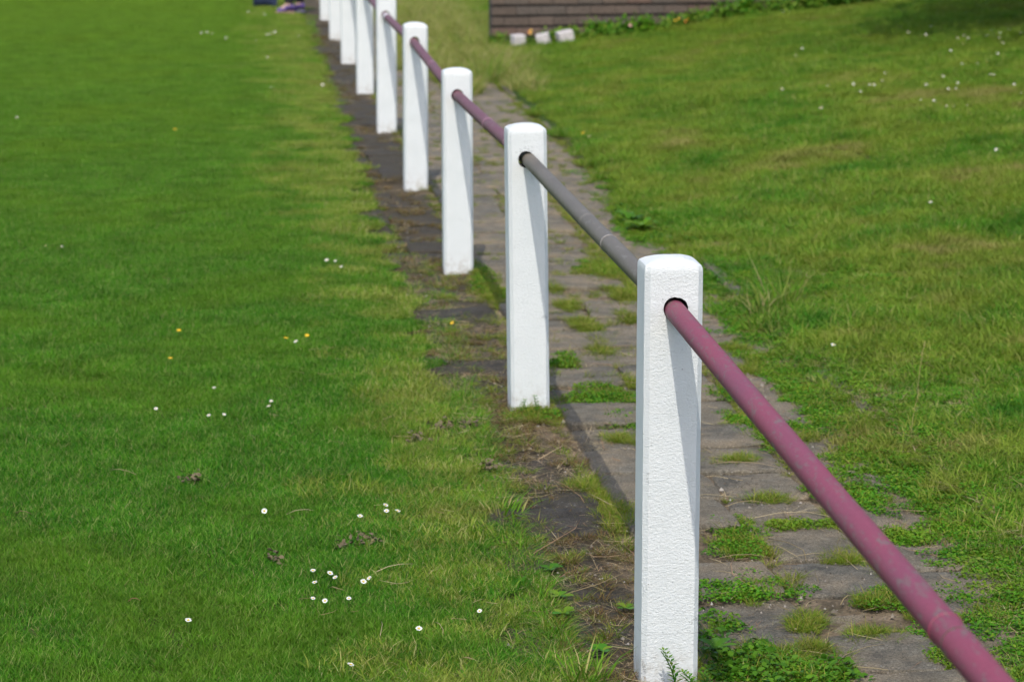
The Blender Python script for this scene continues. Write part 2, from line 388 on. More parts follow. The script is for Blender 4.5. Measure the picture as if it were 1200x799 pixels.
# lawn edge (left of the posts) and paving edge (right), read along the photograph
LE = np.array([(700, 797), (668, 730), (640, 660), (606, 600), (588, 540), (578, 500), (560, 450), (542, 390), (524, 330), (487, 300), (457, 255), (433, 215), (414, 165), (404, 130), (390, 90), (378, 50), (366, 15)], float)
le = at(LE[:, 0], LE[:, 1], 0.0); lo = np.argsort(le[:, 1]); le = le[lo]
def lawn_edge(y): return np.interp(y, le[:, 1], le[:, 0])-.03
RE = np.array([(1200, 780), (1160, 690), (1120, 610), (1040, 545), (955, 450), (880, 385), (832, 330), (785, 290), (725, 225), (688, 180), (648, 140), (598, 100), (560, 70), (520, 40)], float)
re_ = at(RE[:, 0], RE[:, 1], 0.0); ro = np.argsort(re_[:, 1]); re_ = re_[ro]
def pave_edge(y): return np.interp(y, re_[:, 1], re_[:, 0])

# ------------------------------------------------------------------ the path: bed, slabs, kerb
px_ = np.arange(-.46, 1.16, .02); py_ = np.concatenate([np.arange(-3.5, 9, .03), np.arange(9, 30, .12)])
X, Y = np.meshgrid(px_, py_)
hn = np.array([mnoise.noise((x*9, y*9, 0)) for x, y in zip(X.ravel(), Y.ravel())]).reshape(X.shape)
hn2 = np.array([mnoise.noise((x*2.3, y*2.3, 5)) for x, y in zip(X.ravel(), Y.ravel())]).reshape(X.shape)
Z = -.013+.006*hn+.007*hn2
edge = np.minimum(X+.46, 1.14-X); Z = np.where(edge < .05, Z-.02*(1-edge/.05), Z)
nx, ny = X.shape[1], X.shape[0]
I = (np.arange(ny-1)[:, None]*nx+np.arange(nx-1)[None]).ravel()
path = tag(link('path', np_mesh('path', np.stack([X, Y, Z], -1).reshape(-1, 3), [np.stack([I, I+1, I+nx+1, I+nx], 1)], [M_BED], smooth=True)),
           'paved path of worn concrete slabs with weedy joints', kind='structure')

def slab_mesh(sx, sy, th=.045, jag=.010):
    """rough-edged slab: jagged outline, chamfered rim, slightly dished top"""
    e = np.linspace(-1, 1, 6)[:-1]; cut = .94
    side = np.array([(t, -1.0) for t in e]); side[0] = (-cut, -1.0)
    out = np.concatenate([side@np.array([[math.cos(q), math.sin(q)], [-math.sin(q), math.cos(q)]]) for q in (0, math.pi/2, math.pi, 3*math.pi/2)])
    out = out*np.array([sx/2, sy/2])+rng.normal(0, jag*.34, (20, 2))
    V = []
    for sc_, z in ((1.0, -th), (1.0, -.007), (1-.012/min(sx, sy), -.001), (.6, .001)):
        V += [(x*sc_, y*sc_, z+(rng.normal(0, .0012) if z > -th else 0)) for x, y in out]
    V.append((0, 0, .0)); n_ = 20; Q, T = [], []
    for r_ in range(3):
        for j in range(n_): Q.append([r_*n_+j, r_*n_+(j+1) % n_, (r_+1)*n_+(j+1) % n_, (r_+1)*n_+j])
    for j in range(n_): T.append([3*n_+j, 3*n_+(j+1) % n_, 4*n_])
    me = np_mesh('paving_slab', V, [np.array(T), np.array(Q)], [M_SLAB], smooth=True)
    me.set_sharp_from_angle(angle=R(38)); return me
n_slab = 0
def slab(x0, x1, y0, y1, m, dz=0, gap=.011, label=None, tilt=.016):
    global n_slab
    if n_slab >= 298: return
    n_slab += 1
    me = slab_mesh(x1-x0-gap, y1-y0-gap); me.materials[0] = m
    o = link('paving_slab', me, path, ((x0+x1)/2, (y0+y1)/2, .0+dz))
    o.rotation_euler = (random.gauss(0, tilt), random.gauss(0, tilt), random.gauss(0, .015))
    return o
# first two columns by the posts, offset joints; third, overgrown column
def column(x0, x1, y, ymax, m, step, mergeprob=0):
    while y < ymax:
        L = step*random.uniform(.93, 1.07)*(1 if y < 14 else 1.9)
        slab(x0+random.gauss(0, .006), x1+random.gauss(0, .006), y, y+L, m, random.gauss(0, .0035)); y += L
y = -.62; k = 0
while y < 24:
    L = .315*random.uniform(.92, 1.1)*(1 if y < 13 else 1.8)
    wide = (k % 5 in (3, 4)) if y > 1.0 else False
    if wide: slab(.085, .665, y, y+L, M_SLAB, random.gauss(0, .003))
    else:
        xm = random.choice((.40, .42, .38)); sh = .5*L
        slab(.085, xm, y, y+L, M_SLAB, random.gauss(0, .006))
        slab(xm, .665, y+random.uniform(-.02, .02), y+L, M_SLAB, random.gauss(0, .006))
    y += L; k += 1
column(.70, 1.03, -.45, 24, M_SLAB, .40)
# dark mossy strip the posts stand in (left out under each post)
POSTY = [-3.25+.0625, -.005+.0625, 2.773+.0625, 5.512+.0625, 8.274+.0625, 11.06+.0625, 13.75+.0625, 16.47+.0625, 19.2+.0625, 22.05+.0625]
y = -1.0
while y < 21:
    L = .30*random.uniform(.85, 1.2)*(1 if y < 12 else 1.8)
    if all(not (y-.10 < p < y+L+.10) for p in POSTY):
        if random.random() < .5: slab(-.42, .06, y, y+L, M_SLABDARK, random.gauss(-.004, .006), tilt=.03)
        else:
            xm = random.uniform(-.22, -.10); slab(-.44, xm, y, y+L*.97, M_SLABDARK, random.gauss(-.006, .006), tilt=.03)
            slab(xm, .06, y, y+L, M_SLABDARK, random.gauss(-.004, .006), tilt=.03)
    y += L
# kerb stones on the bank side
y = -.9
while y < 20:
    L = random.uniform(.55, .9)
    bm = bmesh.new(); bmesh.ops.create_cube(bm, size=1)
    bmesh.ops.scale(bm, vec=(.055, L-.02, .14), verts=bm.verts)
    bmesh.ops.bevel(bm, geom=bm.edges[:], offset=.008, segments=1, affect='EDGES')
    for v in bm.verts: v.co += Vector((random.gauss(0, .003), random.gauss(0, .004), random.gauss(0, .003)))
    me = bpy.data.meshes.new('kerb_stone'); bm.to_mesh(me); bm.free(); me.materials.append(M_KERB)
    o = link('kerb_stone', me, path, (1.072, y+L/2, -.073+random.gauss(0, .012))); o.rotation_euler = (random.gauss(0, .008), random.gauss(0, .05), random.gauss(0, .012))
    y += L

# ------------------------------------------------------------------ posts
def post_mesh(h, hz, hx, seed, fine):
    wd, ch = .0625, .011
    n_side = 14 if fine else 10; rows = int(h/(.0085 if fine else .013))
    prof = []
    for s in range(4):
        a = s*math.pi/2; ca, sa = math.cos(a), math.sin(a)
        for i in range(n_side+1):
            u = -1+2*i/n_side; x, y_ = u*(wd-ch), -wd
            prof.append((x*ca-y_*sa, x*sa+y_*ca))
    prof = np.array(prof); n_ = len(prof)
    zs = list(np.linspace(-.05, h-.014, rows)); sc = [1.0]*len(zs)
    for k_, dz in ((.99, -.006), (.955, .0), (.88, .003), (.75, .007), (.5, .012), (.25, .015)):
        zs.append(h+dz); sc.append(k_)
    V = np.array([(x*s_, y_*s_, z) for z, s_ in zip(zs, sc) for x, y_ in prof])
    amp = .0006 if fine else .0012
    so = seed*13.7
    D = np.array([[mnoise.fractal((v[0]*22+so+c_*31, v[1]*22, v[2]*16), .8, 2.1, 3) for c_ in range(3)] for v in V]) if fine else \
        np.array([[mnoise.noise((v[0]*20+so+c_*31, v[1]*20, v[2]*14)) for c_ in range(3)] for v in V])
    V = V+D*amp*np.array([1, 1, .8])
    if fine:   # chipped arrises
        cor = (np.abs(V[:, 0]) > wd-ch*.75) & (np.abs(V[:, 1]) > wd-ch*.75)
        chip = np.array([max(0, mnoise.noise((so, v[2]*60, v[0]*9+v[1]*23))-.26) for v in V])*.009
        V[cor, :2] *= (1-chip[cor]/wd)[:, None]
    nr = len(zs); Q = [[r_*n_+j, r_*n_+(j+1) % n_, (r_+1)*n_+(j+1) % n_, (r_+1)*n_+j] for r_ in range(nr-1) for j in range(n_)]
    V = np.concatenate([V, [[0, 0, h+.016], [0, 0, -.05]]])
    T = [[(nr-1)*n_+j, (nr-1)*n_+(j+1) % n_, nr*n_] for j in range(n_)]+[[(j+1) % n_, j, nr*n_+1] for j in range(n_)]
    me = np_mesh('fence_post', V, [np.array(T), np.array(Q)], [M_WHITE, M_HOLESHADE], smooth=True)
    # bored hole for the rail: open the grid, pull its rim onto a slightly ragged circle, sink walls coloured black for the shade inside
    bm = bmesh.new(); bm.from_mesh(me); hr = .0266
    for side in (-1, 1):
        def q(v): return math.hypot(v.co.x-hx, v.co.z-hz)
        kill = [f for f in bm.faces if f.calc_center_median().y*side > wd*.8 and any(q(v) < hr+.0012 for v in f.verts)]
        bmesh.ops.delete(bm, geom=kill, context='FACES')
        rim = [e for e in bm.edges if e.is_boundary and all(v.co.y*side > wd*.8 and q(v) < hr*2.6 for v in e.verts)]
        rv = {v for e in rim for v in e.verts}
        for v in rv:
            d = q(v); a_ = math.atan2(v.co.z-hz, v.co.x-hx); r_ = hr*(1+.025*math.sin(a_*3+seed)+random.gauss(0, .010))
            v.co.x = hx+r_*math.cos(a_); v.co.z = hz+r_*math.sin(a_)
        ex = bmesh.ops.extrude_edge_only(bm, edges=rim)
        for v in [g_ for g_ in ex['geom'] if isinstance(g_, bmesh.types.BMVert)]: v.co.y = 0
        for f in [g_ for g_ in ex['geom'] if isinstance(g_, bmesh.types.BMFace)]: f.material_index = 1
    bmesh.ops.recalc_face_normals(bm, faces=bm.faces)
    bm.to_mesh(me); bm.free()
    me.set_sharp_from_angle(angle=R(27)); return me
HX = [0, .000, -.002, .000, -.001, .004, .006, 0, 0, 0]            # rail height and drift at each post
RAILZ = [.7603, .8195, .807, .752, .775, .738, .735, .735, .735, .735]
PTOP = [.89, .915, .906, .853, .862, .86, .86, .86, .86, .86]
PX = [0, -.003, .003, .002, .007, .010, .002, -.007, -.012, -.010]
LEAN = [0, .0, -.013, -.002, .004, .004, 0, 0, 0, 0]
PL = ['white post just outside the frame, holding the near end of the maroon rail',
      'nearest and tallest white concrete post, where grey rail meets maroon rail',
      'second white post from the camera, with the grey rail leaving its hole',
      'third white post from the camera, in front of a worn maroon rail',
      'fourth white post from the camera, its whole top just inside the frame',
      'fifth white post from the camera, behind the white-banded rail end',
      'sixth white post from the camera, cut by the top of the frame',
      'seventh white post from the camera, blurred, third from the far end',
      'eighth white post from the camera, blurred, second from the far end',
      'farthest white post, leftmost of the row at the top of the frame']
posts = []
for i in range(10):
    fine = i <= 3
    me = post_mesh(PTOP[i], RAILZ[i]+.004, HX[i]-PX[i], i, fine)
    if i in (1, 2): me.materials[0] = M_WHITE1 if i == 1 else M_WHITE2
    o = link('fence_post', me, None, (PX[i], POSTY[i], 0)); o.rotation_euler = (0, LEAN[i], (.02, 0.0, .01, -.01, .015, 0, .01, 0, 0, 0)[i])
    tag(o, PL[i], 'post', 'white concrete posts of the pitch rail'); posts.append(o)
    # added black tube, paints the shade inside the hole
    V, F, r_ = [], [], None
    seg = 20; V = []
    for yy in (-.050, .050):
        for rr in (.0263, .0255):
            V += [(rr*math.cos(t), yy, rr*math.sin(t)) for t in np.arange(seg)*2*math.pi/seg]
    q = []
    for j in range(seg):
        k_ = (j+1) % seg
        q += [[j, k_, seg+k_, seg+j], [2*seg+j, 3*seg+j, 3*seg+k_, 2*seg+k_], [seg+j, seg+k_, 3*seg+k_, 3*seg+j]]
    s = link('hole_shade_tube', np_mesh('hole_shade_tube', V, [np.array(q)], [M_HOLESHADE], smooth=True), o, (HX[i]-PX[i], 0, RAILZ[i]+.004))

# ------------------------------------------------------------------ rails
RL = ['pink maroon painted steel rail running from the nearest post out of the bottom right corner',
      'bare grey weathered steel rail between the first and second posts',
      'maroon rail with a pale scuffed joint between the second and third posts',
      'maroon rail between the third and fourth posts',
      'faded maroon rail with a white band between the fourth and fifth posts',
      'short visible bit of maroon rail between the fifth and sixth posts',
      'maroon rail hidden behind the sixth and seventh posts', 'maroon rail hidden behind the seventh and eighth posts', 'maroon rail hidden between the last two posts']
RMAT = [M_MAROON, M_STEEL, M_MAROON2, M_MAROON2, M_MAROON2, M_MAROON2, M_MAROON2, M_MAROON2, M_MAROON2]
RINGS = {0: [(.325, .0014, .012, None), (.306, .0004, .003, 'dark')], 1: [(.333, .0012, .012, 'steel'), (.475, .0006, .004, 'steel')], 2: [(.48, .001, .014, 'pink'), (.20, .0008, .008, 'pink')],
         3: [(.5, .001, .012, 'pink')], 4: [(.90, .0016, .12, 'white')]}
for i in range(9):
    a = Vector((HX[i], POSTY[i], RAILZ[i])); c_ = Vector((HX[i+1], POSTY[i+1], RAILZ[i+1]))
    L = (c_-a).length; seg, ns = 32, 60
    V = []
    for k_ in range(ns+1):
        t = k_/ns
        sag = -.003*math.sin(math.pi*t)
        for j in range(seg):
            th = j*2*math.pi/seg; rr = .0228+.00022*mnoise.noise((i*7, t*14, math.cos(th)*1.5+math.sin(th)))
            V.append((rr*math.cos(th), t*L, rr*math.sin(th)+sag))
    Q = np.array([[k_*seg+j, (k_+1)*seg+j, (k_+1)*seg+(j+1) % seg, k_*seg+(j+1) % seg] for k_ in range(ns) for j in range(seg)])
    V += [(0, 0, 0), (0, L, 0)]
    T = np.array([[(ns+1)*seg, j, (j+1) % seg] for j in range(seg)]+[[(ns+1)*seg+1, ns*seg+(j+1) % seg, ns*seg+j] for j in range(seg)])
    o = link('rail', np_mesh('rail', V, [T, Q], [RMAT[i]], smooth=True), None, a)
    d = (c_-a).normalized(); o.rotation_euler = (math.asin(d.z), 0, math.atan2(-d.x, d.y))
    tag(o, RL[i], 'rail', 'pipe rails threaded through the white posts')
    for (t, ex, wd, mk) in RINGS.get(i, []):
        rr = .0229+ex; prof = [(-wd/2, .0224), (-wd/2*.8, rr), (wd/2*.8, rr), (wd/2, .0224)]
        V = [(r_*math.cos(j*2*math.pi/32), t*L+yy, r_*math.sin(j*2*math.pi/32)-.003*math.sin(math.pi*t)) for yy, r_ in prof for j in range(32)]
        Q = np.array([[k_*32+j, (k_+1)*32+j, (k_+1)*32+(j+1) % 32, k_*32+(j+1) % 32] for k_ in range(3) for j in range(32)])
        link('joint_ring', np_mesh('joint_ring', V, [Q], [{None: RMAT[i], 'dark': M_BARK, 'steel': M_RING, 'pink': M_RINGPINK, 'white': M_WHITEBAND}[mk]], smooth=True), o)

# ------------------------------------------------------------------ brick wall
WP = at(577, 60, 0.0); wz = -.06
WROT = .065; wall = empty('brick_wall', (WP[0], WP[1], wz), WROT)
tag(wall, 'low brown brick wall at the top centre, half hidden by plants', 'wall')
def box_mesh(name, sx, sy, sz, m, bev=.004, jit=0):
    bm = bmesh.new(); bmesh.ops.create_cube(bm, size=1); bmesh.ops.scale(bm, vec=(sx, sy, sz), verts=bm.verts)
    if bev: bmesh.ops.bevel(bm, geom=bm.edges[:], offset=bev, segments=1, affect='EDGES')
    for v in bm.verts: v.co += Vector([random.gauss(0, jit) for _ in range(3)])
    me = bpy.data.meshes.new(name); bm.to_mesh(me); bm.free(); me.materials.append(m); return me
bf = [box_mesh('brick', .221, .10, .071, M_BRICK, .004, .0012) for _ in range(4)]
bh = [box_mesh('brick', .109, .10, .071, M_BRICK, .004, .0012) for _ in range(2)]
WL, NC = 13, 12
for r_ in range(NC):
    x = 0
    if r_ % 2: seq = [.1125]+[.225]*(WL-1)+[.1125]
    else: seq = [.225]*WL
    for L in seq:
        o = link('brick', random.choice(bf if L > .2 else bh), wall, (x+L/2-.006, .05+random.gauss(0, .0015), r_*.093+.04)); o.rotation_euler.z = random.gauss(0, .008); x += L
link('mortar_core', box_mesh('mortar_core', WL*.225-.02, .20, NC*.093-.02, M_MORTAR, 0), wall, (WL*.1125-.006, .118, NC*.0465))

# ------------------------------------------------------------------ stones by the wall
def by_wall(px, off):
    """ground point in front of the wall line, at the bearing of a photograph column"""
    d = CF+CR*((px-PW/2)/FPX); wd_ = np.array([math.cos(WROT), math.sin(WROT)]); nn = np.array([wd_[1], -wd_[0]])
    t = (np.dot(WP[:2]-C0[:2], nn)+off)/np.dot(d[:2], nn); x_, y_ = C0[:2]+d[:2]*t
    return np.array([x_, y_, float(gz(x_, y_))])
for k_, (px, py, sx, sz, rz, lab) in enumerate([(607, 56, .105, .115, .3, 'leftmost pale stone block at the foot of the brick wall'), (636, 51, .11, .105, -.25, 'middle pale stone block beside the yellow flower by the wall'),
                                                (661, 47, .135, .11, .2, 'rightmost pale stone block, largest of three by the wall')]):
    p = by_wall(px, .34+.03*k_); bm = bmesh.new(); bmesh.ops.create_cube(bm, size=1); bmesh.ops.scale(bm, vec=(sx, .11, sz), verts=bm.verts)
    bmesh.ops.bevel(bm, geom=bm.edges[:], offset=.006, segments=1, affect='EDGES')
    bmesh.ops.subdivide_edges(bm, edges=bm.edges[:], cuts=1)
    for v in bm.verts: v.co += Vector([mnoise.noise(v.co*16+Vector((k_*9, c_*5, 0)))*.007 for c_ in range(3)])
    me = bpy.data.meshes.new('stone_block'); bm.to_mesh(me); bm.free(); me.materials.append(M_STONE)
    o = link('stone_block', me, None, (p[0], p[1], p[2]+sz*.40+.03)); o.rotation_euler = (.06, [-.05, -.22, -.2][k_], rz)
    tag(o, lab, 'stone', 'pale stones along the foot of the wall')

# ------------------------------------------------------------------ plants along the wall
def shrub_mesh(name, rx, ry, h, nleaf, size, m, seed, flower=None):
    rs = np.random.default_rng(seed)
    parts = []; cen, nor = [], []
    nst = max(5, int(nleaf/34))
    for _ in range(nst):
        a = rs.uniform(0, 6.283); q = math.sqrt(rs.uniform(0, 1)); tip = np.array([rx*q*math.cos(a), ry*q*math.sin(a), h*rs.uniform(.55, 1.05)*(1-.45*q*q)])
        base = tip*np.array([.35, .35, 0]); mid = (base+tip)/2+np.array([0, 0, h*.08])
        parts.append((*tube_np([base, mid, tip], [.006, .004, .002], 4, .3), 0))
        k_ = nleaf//nst
        t = rs.uniform(.25, 1.02, k_)[:, None]
        cp = base*(1-t)**2+2*mid*t*(1-t)+tip*t*t+rs.normal(0, size*.75, (k_, 3)); cen.append(cp)
        nn = rs.normal(0, .55, (k_, 3))+np.array([0, -.25, .9]); nor.append(nn)
    cen = np.concatenate(cen); cen[:, 2] = np.maximum(cen[:, 2], .01)
    parts.append((*leaves(cen, np.concatenate(nor), size, .6, rs), 0))
    V, F, r_, mi = merge(parts)
    return np_mesh(name, V, F, [m], r_, mi)
def flower_head(name, parent, loc, r_, m, nt=9):
    V = [(0, 0, .004)]; T = []
    for j in range(nt):
        a = j*2*math.pi/nt; k0 = len(V)
        V += [(r_*.55*math.cos(a-.3), r_*.55*math.sin(a-.3), .002), (r_*math.cos(a), r_*math.sin(a), .0045*random.uniform(.3, 1.5)), (r_*.55*math.cos(a+.3), r_*.55*math.sin(a+.3), .002)]
        T += [[0, k0, k0+1], [0, k0+1, k0+2]]
    return link(name, np_mesh(name, V, [np.array(T)], [m]), parent, loc)
plants = [  # px, py, rx, h, leaf, material, label
    (588, 62, .13, .20, .035, M_SHRUB, 'low weedy plant at the bare left corner of the brick wall'),
    (648, 42, .16, .22, .04, M_SHRUB, 'leafy plant standing behind the rightmost pale stone'),
    (683, 42, .20, .24, .04, M_SHRUB, 'bushy green plant just right of the pale stones'),
    (706, 36, .20, .24, .035, M_LEAF, 'light green leafy plant under the middle of the wall'),
    (730, 34, .18, .20, .05, M_SHRUB, 'broad leaved plant with a pinkish flower below the wall'),
    (760, 29, .22, .20, .04, M_LEAF, 'green plant left of the yellow flowered one at the bed edge'),
    (790, 24, .20, .18, .04, M_SHRUB, 'plant with yellow and orange flowers near the wall end'),
    (820, 20, .22, .20, .04, M_SHRUB, 'dark leafy plant right of the yellow flowers'),
    (850, 18, .22, .26, .04, M_SHRUB, 'dark green plant under the far right end of the wall'),
    (880, 15, .22, .26, .045, M_LEAF, 'pale green plant between two dark plants beyond the wall'),
    (910, 14, .20, .24, .04, M_SHRUB, 'leafy plant with a white bloom at its foot'),
    (945, 11, .24, .36, .045, M_SHRUB, 'dark bushy plant at the top edge right of the white bloom'),
    (978, 9, .24, .34, .045, M_DARKLEAF, 'darkest shrub at the top edge beside the open lawn'),
    (1008, 6, .22, .30, .045, M_SHRUB, 'last shrub of the bed before the tree shade')]
for k_, (px, py, rx, h, lf, m, lab) in enumerate(plants):
    p = by_wall(px, .16+.10*random.random())
    o = link('garden_plant', shrub_mesh('garden_plant', rx, rx*.7, h*.82, 460, lf, m, 100+k_), None, (p[0], p[1], p[2]-.02))
    tag(o, lab, 'plant', 'plants in the bed along the wall')
    if k_ == 4:
        f_ = flower_head('flower', o, (.02, -.14, .13), .018, plain('pink_petal', (.62, .36, .30))); f_.rotation_euler.x = .9
    if k_ == 6:
        for (dx, dz, mm) in ((-.05, .14, M_GOLD), (-.02, .155, M_GOLD), (.04, .13, M_ORANGE), (.06, .15, M_GOLD)):
            f_ = flower_head('flower', o, (dx, -.15, dz-.035), .012, mm); f_.rotation_euler.x = .9
    if k_ == 10:
        for dx in (-.03, .03): f_ = flower_head('flower', o, (dx, -.16, .05), .016, M_DAISY); f_.rotation_euler.x = .7
# yellow flower by the stones
p = by_wall(620, .30)
o = link('yellow_flower', shrub_mesh('yellow_flower', .05, .05, .10, 40, .03, M_SHRUB, 77), None, (p[0], p[1], p[2]+.03))
tag(o, 'yellow and orange flower between the left and middle pale stones', 'flower')
for (dx, dz, mm) in ((0, .105, M_GOLD), (.008, .13, M_GOLD), (-.012, .118, M_ORANGE)):
    f_ = flower_head('bloom', o, (dx, -.05, dz), .013, mm); f_.rotation_euler.x = 1.0

# ------------------------------------------------------------------ person and bag at the far end
pp = at(336, 16)
M_SKIN = plain('skin', (.55, .34, .25), .5); M_LEGG = plain('black_leggings', (.016, .015, .020), .8); M_TOP = plain('dark_fleece', (.05, .05, .07), .9)
M_HAIR = plain('brown_hair', (.06, .035, .02), .6); M_PURPLE = plain('purple_trainer', (.085, .050, .19), .6); M_SOLE = plain('pink_sole', (.42, .22, .17), .7); M_NAVY = plain('navy_cloth', (.018, .030, .075), .85)
M_LILAC = plain('lilac_trim', (.16, .13, .26), .6)
def skin_obj(name, verts, edges, radii, m, parent=None, root=0, loc=None):
    me = bpy.data.meshes.new(name); me.from_pydata(verts, edges, []); me.materials.append(m)
    o = bpy.data.objects.new(name, me); COL.objects.link(o)
    o.modifiers.new('s', 'SKIN'); sb = o.modifiers.new('u', 'SUBSURF'); sb.levels = 2; sb.render_levels = 2
    for v, r_ in zip(me.skin_vertices[0].data, radii): v.radius = (r_, r_) if not isinstance(r_, tuple) else r_
    me.skin_vertices[0].data[root].use_root = True
    dg = bpy.context.evaluated_depsgraph_get(); out = bpy.data.meshes.new_from_object(o.evaluated_get(dg)); out.name = name
    bpy.data.objects.remove(o)
    for pl in out.polygons: pl.use_smooth = True
    out.materials.clear(); out.materials.append(m)
    return link(name, out, parent, loc)
# facing -X (towards the pitch); the nearer foot forward
LEGS = {1: [(0, -.09, .90), (-.07, -.10, .50), (-.02, -.10, .09)], -1: [(0, .09, .90), (.02, .10, .49), (.10, .10, .09)]}
bv = [(0, 0, .95), (0, 0, 1.15), (0, 0, 1.36), (0, 0, 1.46), (-.02, 0, 1.54), (-.03, 0, 1.66)]; be = [(0, 1), (1, 2), (2, 3), (3, 4), (4, 5)]; br = [.13, .12, .13, .055, .085, .075]
for s in (1, -1):
    k_ = len(bv); bv += LEGS[s]+[(LEGS[s][2][0]-.10, LEGS[s][2][1], .04)]; br += [.095, .058, .042, .03]; be += [(0, k_), (k_, k_+1), (k_+1, k_+2), (k_+2, k_+3)]
    k_ = len(bv); bv += [(0, -s*.17, 1.38), (.02, -s*.22, 1.12), (-.10, -s*.21, .93), (-.14, -s*.20, .86)]; br += [.055, .043, .033, .028]; be += [(2, k_), (k_, k_+1), (k_+1, k_+2), (k_+2, k_+3)]
    for q in range(5):
        k2 = len(bv); z0 = .86
        if q < 4:
            yo = -s*.20+(q-1.5)*.018; bv += [(-.165, yo, .83), (-.175, yo, .79-.008*(q % 3)), (-.165, yo, .765)]
        else: bv += [(-.175, -s*.165, .85), (-.185, -s*.155, .82), (-.18, -s*.155, .80)]
        br += [.0095, .009, .008]; be += [(k_+3, k2), (k2, k2+1), (k2+1, k2+2)]
person = skin_obj('person', bv, be, br, M_SKIN, None, 0, (pp[0]+.05, pp[1], pp[2]))
tag(person, 'person in black leggings and purple trainers at the top edge, cropped to the feet', 'person')
for s in (1, -1):
    hip, kn, an = [np.array(q) for q in LEGS[s]]
    skin_obj('legging', [tuple(hip), tuple((hip+kn)/2), tuple(kn), tuple((kn+an)/2+np.array([.02, 0, 0])), tuple(an+np.array([0, 0, .0]))], [(0, 1), (1, 2), (2, 3), (3, 4)], [.108, .09, .069, .068, .060], M_LEGG, person)
    sh = skin_obj('trainer', [(an[0]+.055, an[1], .050), (an[0], an[1], .095), (an[0]-.07, an[1], .042), (an[0]-.14, an[1], .03)], [(0, 1), (1, 2), (2, 3)], [.040, .045, .036, .028], M_PURPLE, person)
    skin_obj('sole', [(an[0]+.06, an[1], .014), (an[0]-.08, an[1], .014), (an[0]-.16, an[1], .016)], [(0, 1), (1, 2)], [(.046, .013), (.044, .013), (.036, .013)], M_LILAC if s < 0 else M_SOLE, sh)
skin_obj('jacket', [(0, 0, .88), (0, 0, 1.15), (0, 0, 1.38), (0, -.18, 1.37), (.02, -.23, 1.12), (-.10, -.215, .94), (0, .18, 1.37), (.02, .23, 1.12), (-.10, .215, .94)],
         [(0, 1), (1, 2), (2, 3), (3, 4), (4, 5), (2, 6), (6, 7), (7, 8)], [.145, .14, .14, .07, .058, .045, .07, .058, .045], M_TOP, person)
skin_obj('hair', [(.02, 0, 1.60), (0, 0, 1.70), (.06, 0, 1.50)], [(0, 1), (0, 2)], [.095, .085, .05], M_HAIR, person)
# navy holdall on the grass
pb = at(311, 9)
bag = skin_obj('bag', [(-.13, 0, .14), (0, 0, .15), (.13, 0, .13)], [(0, 1), (1, 2)], [.12, .145, .115], M_NAVY, None, 1, (pb[0], pb[1]+.1, pb[2]))
tag(bag, 'dark navy bag on the grass left of the purple trainers', 'bag')
Vh, Fh, rh = tube_np([(-.12, -.03, .26), (-.06, -.05, .34), (.05, -.05, .35), (.12, -.03, .25)], .012, 6)
link('handle', np_mesh('handle', Vh, Fh, [M_LEGG], smooth=True), bag)

# ------------------------------------------------------------------ tree right of the frame; its shade falls across the bank
tp = np.array([7.25, 13.5]); tz = float(gz(*tp))
tree = empty('tree', (tp[0], tp[1], tz)); tag(tree, 'broad leafy tree on the bank outside the right edge, casting the dark shade', 'tree')
rs = np.random.default_rng(5); parts = [(*tube_np([(0, 0, -.1), (.03, 0, 1.0), (-.02, .05, 2.4), (.05, 0, 4.2), (0, 0, 5.6)], [.24, .19, .16, .10, .03], 12), 0)]
lim = []
for k_ in range(14):
    a = rs.uniform(0, 6.28); z0 = rs.uniform(1.3, 4.2); L = rs.uniform(1.6, 3.0)*(1-.12*(z0-1.3)); e = np.array([math.cos(a)*L, math.sin(a)*L*.8, z0+rs.uniform(.3, 1.1)])
    parts.append((*tube_np([(0, 0, z0), e*np.array([.5, .5, 0])+np.array([0, 0, z0+.25]), e], [.07, .045, .015], 7), 0)); lim.append(e)
V, F, r_, mi = merge(parts); link('trunk', np_mesh('trunk', V, F, [M_BARK], r_, mi, True), tree)
cl = []
for k_ in range(120):
    a = rs.uniform(0, 6.28); q = math.sqrt(rs.uniform(0, 1)); zz = rs.uniform(0, 1)
    rad = 3.1*math.sqrt(max(.05, 1-(zz*.9)**2)); cl.append((rad*q*math.cos(a), rad*.75*q*math.sin(a), 1.0+zz*3.8))
cl = np.array(cl); ci = rs.integers(0, len(cl), 42000); cen = cl[ci]+rs.normal(0, .30, (42000, 3)); cen[:, 2] = np.maximum(cen[:, 2], .85)
V, F, r_ = leaves(cen, rs.normal(0, .6, (42000, 3))+np.array([0, 0, .8]), .12, .6, rs)
c_ = link('crown', np_mesh('crown', V, F, [M_CROWN], r_), tree); c_['kind'] = 'stuff'

# ------------------------------------------------------------------ grass
def pm(name, parts_or, m):
    V, F, r_ = parts_or; return np_mesh(name, V, F, [m], r_)
def tile_pts(x0, x1, y0, y1, step):
    gx, gy = np.meshgrid(np.arange(x0, x1, step), np.arange(y0, y1, step)); n_ = gx.size
    return gx.ravel()+rng.uniform(-.5, .5, n_)*step, gy.ravel()+rng.uniform(-.5, .5, n_)*step
def in_view(x, y, margin=1.6):
    """keep what the photograph, or a step to the side, could show"""
    p = np.stack([x, y, gz(x, y)], -1)-C0; z = p@CF; u = (p@CR)/z
    return (z > 1) & (np.abs(u) < (PW/2)/FPX+margin/z) & (y > -.9)
LT = [pm('lawn_tuft', blades(1500, .085, .018, .0017, .42, .35, True, skew=1.3), M_LAWN) for _ in range(5)]
x, y = tile_pts(-8, .2, -.9, 32, .105)
ed = lawn_edge(y); jag = .05*np.array([mnoise.noise((a*3, b_*3, 1)) for a, b_ in zip(x, y)])
k_ = in_view(x, y) & (x < ed-.02+jag+rng.normal(0, .02, len(x)))
x, y, ed = x[k_], y[k_], ed[k_]
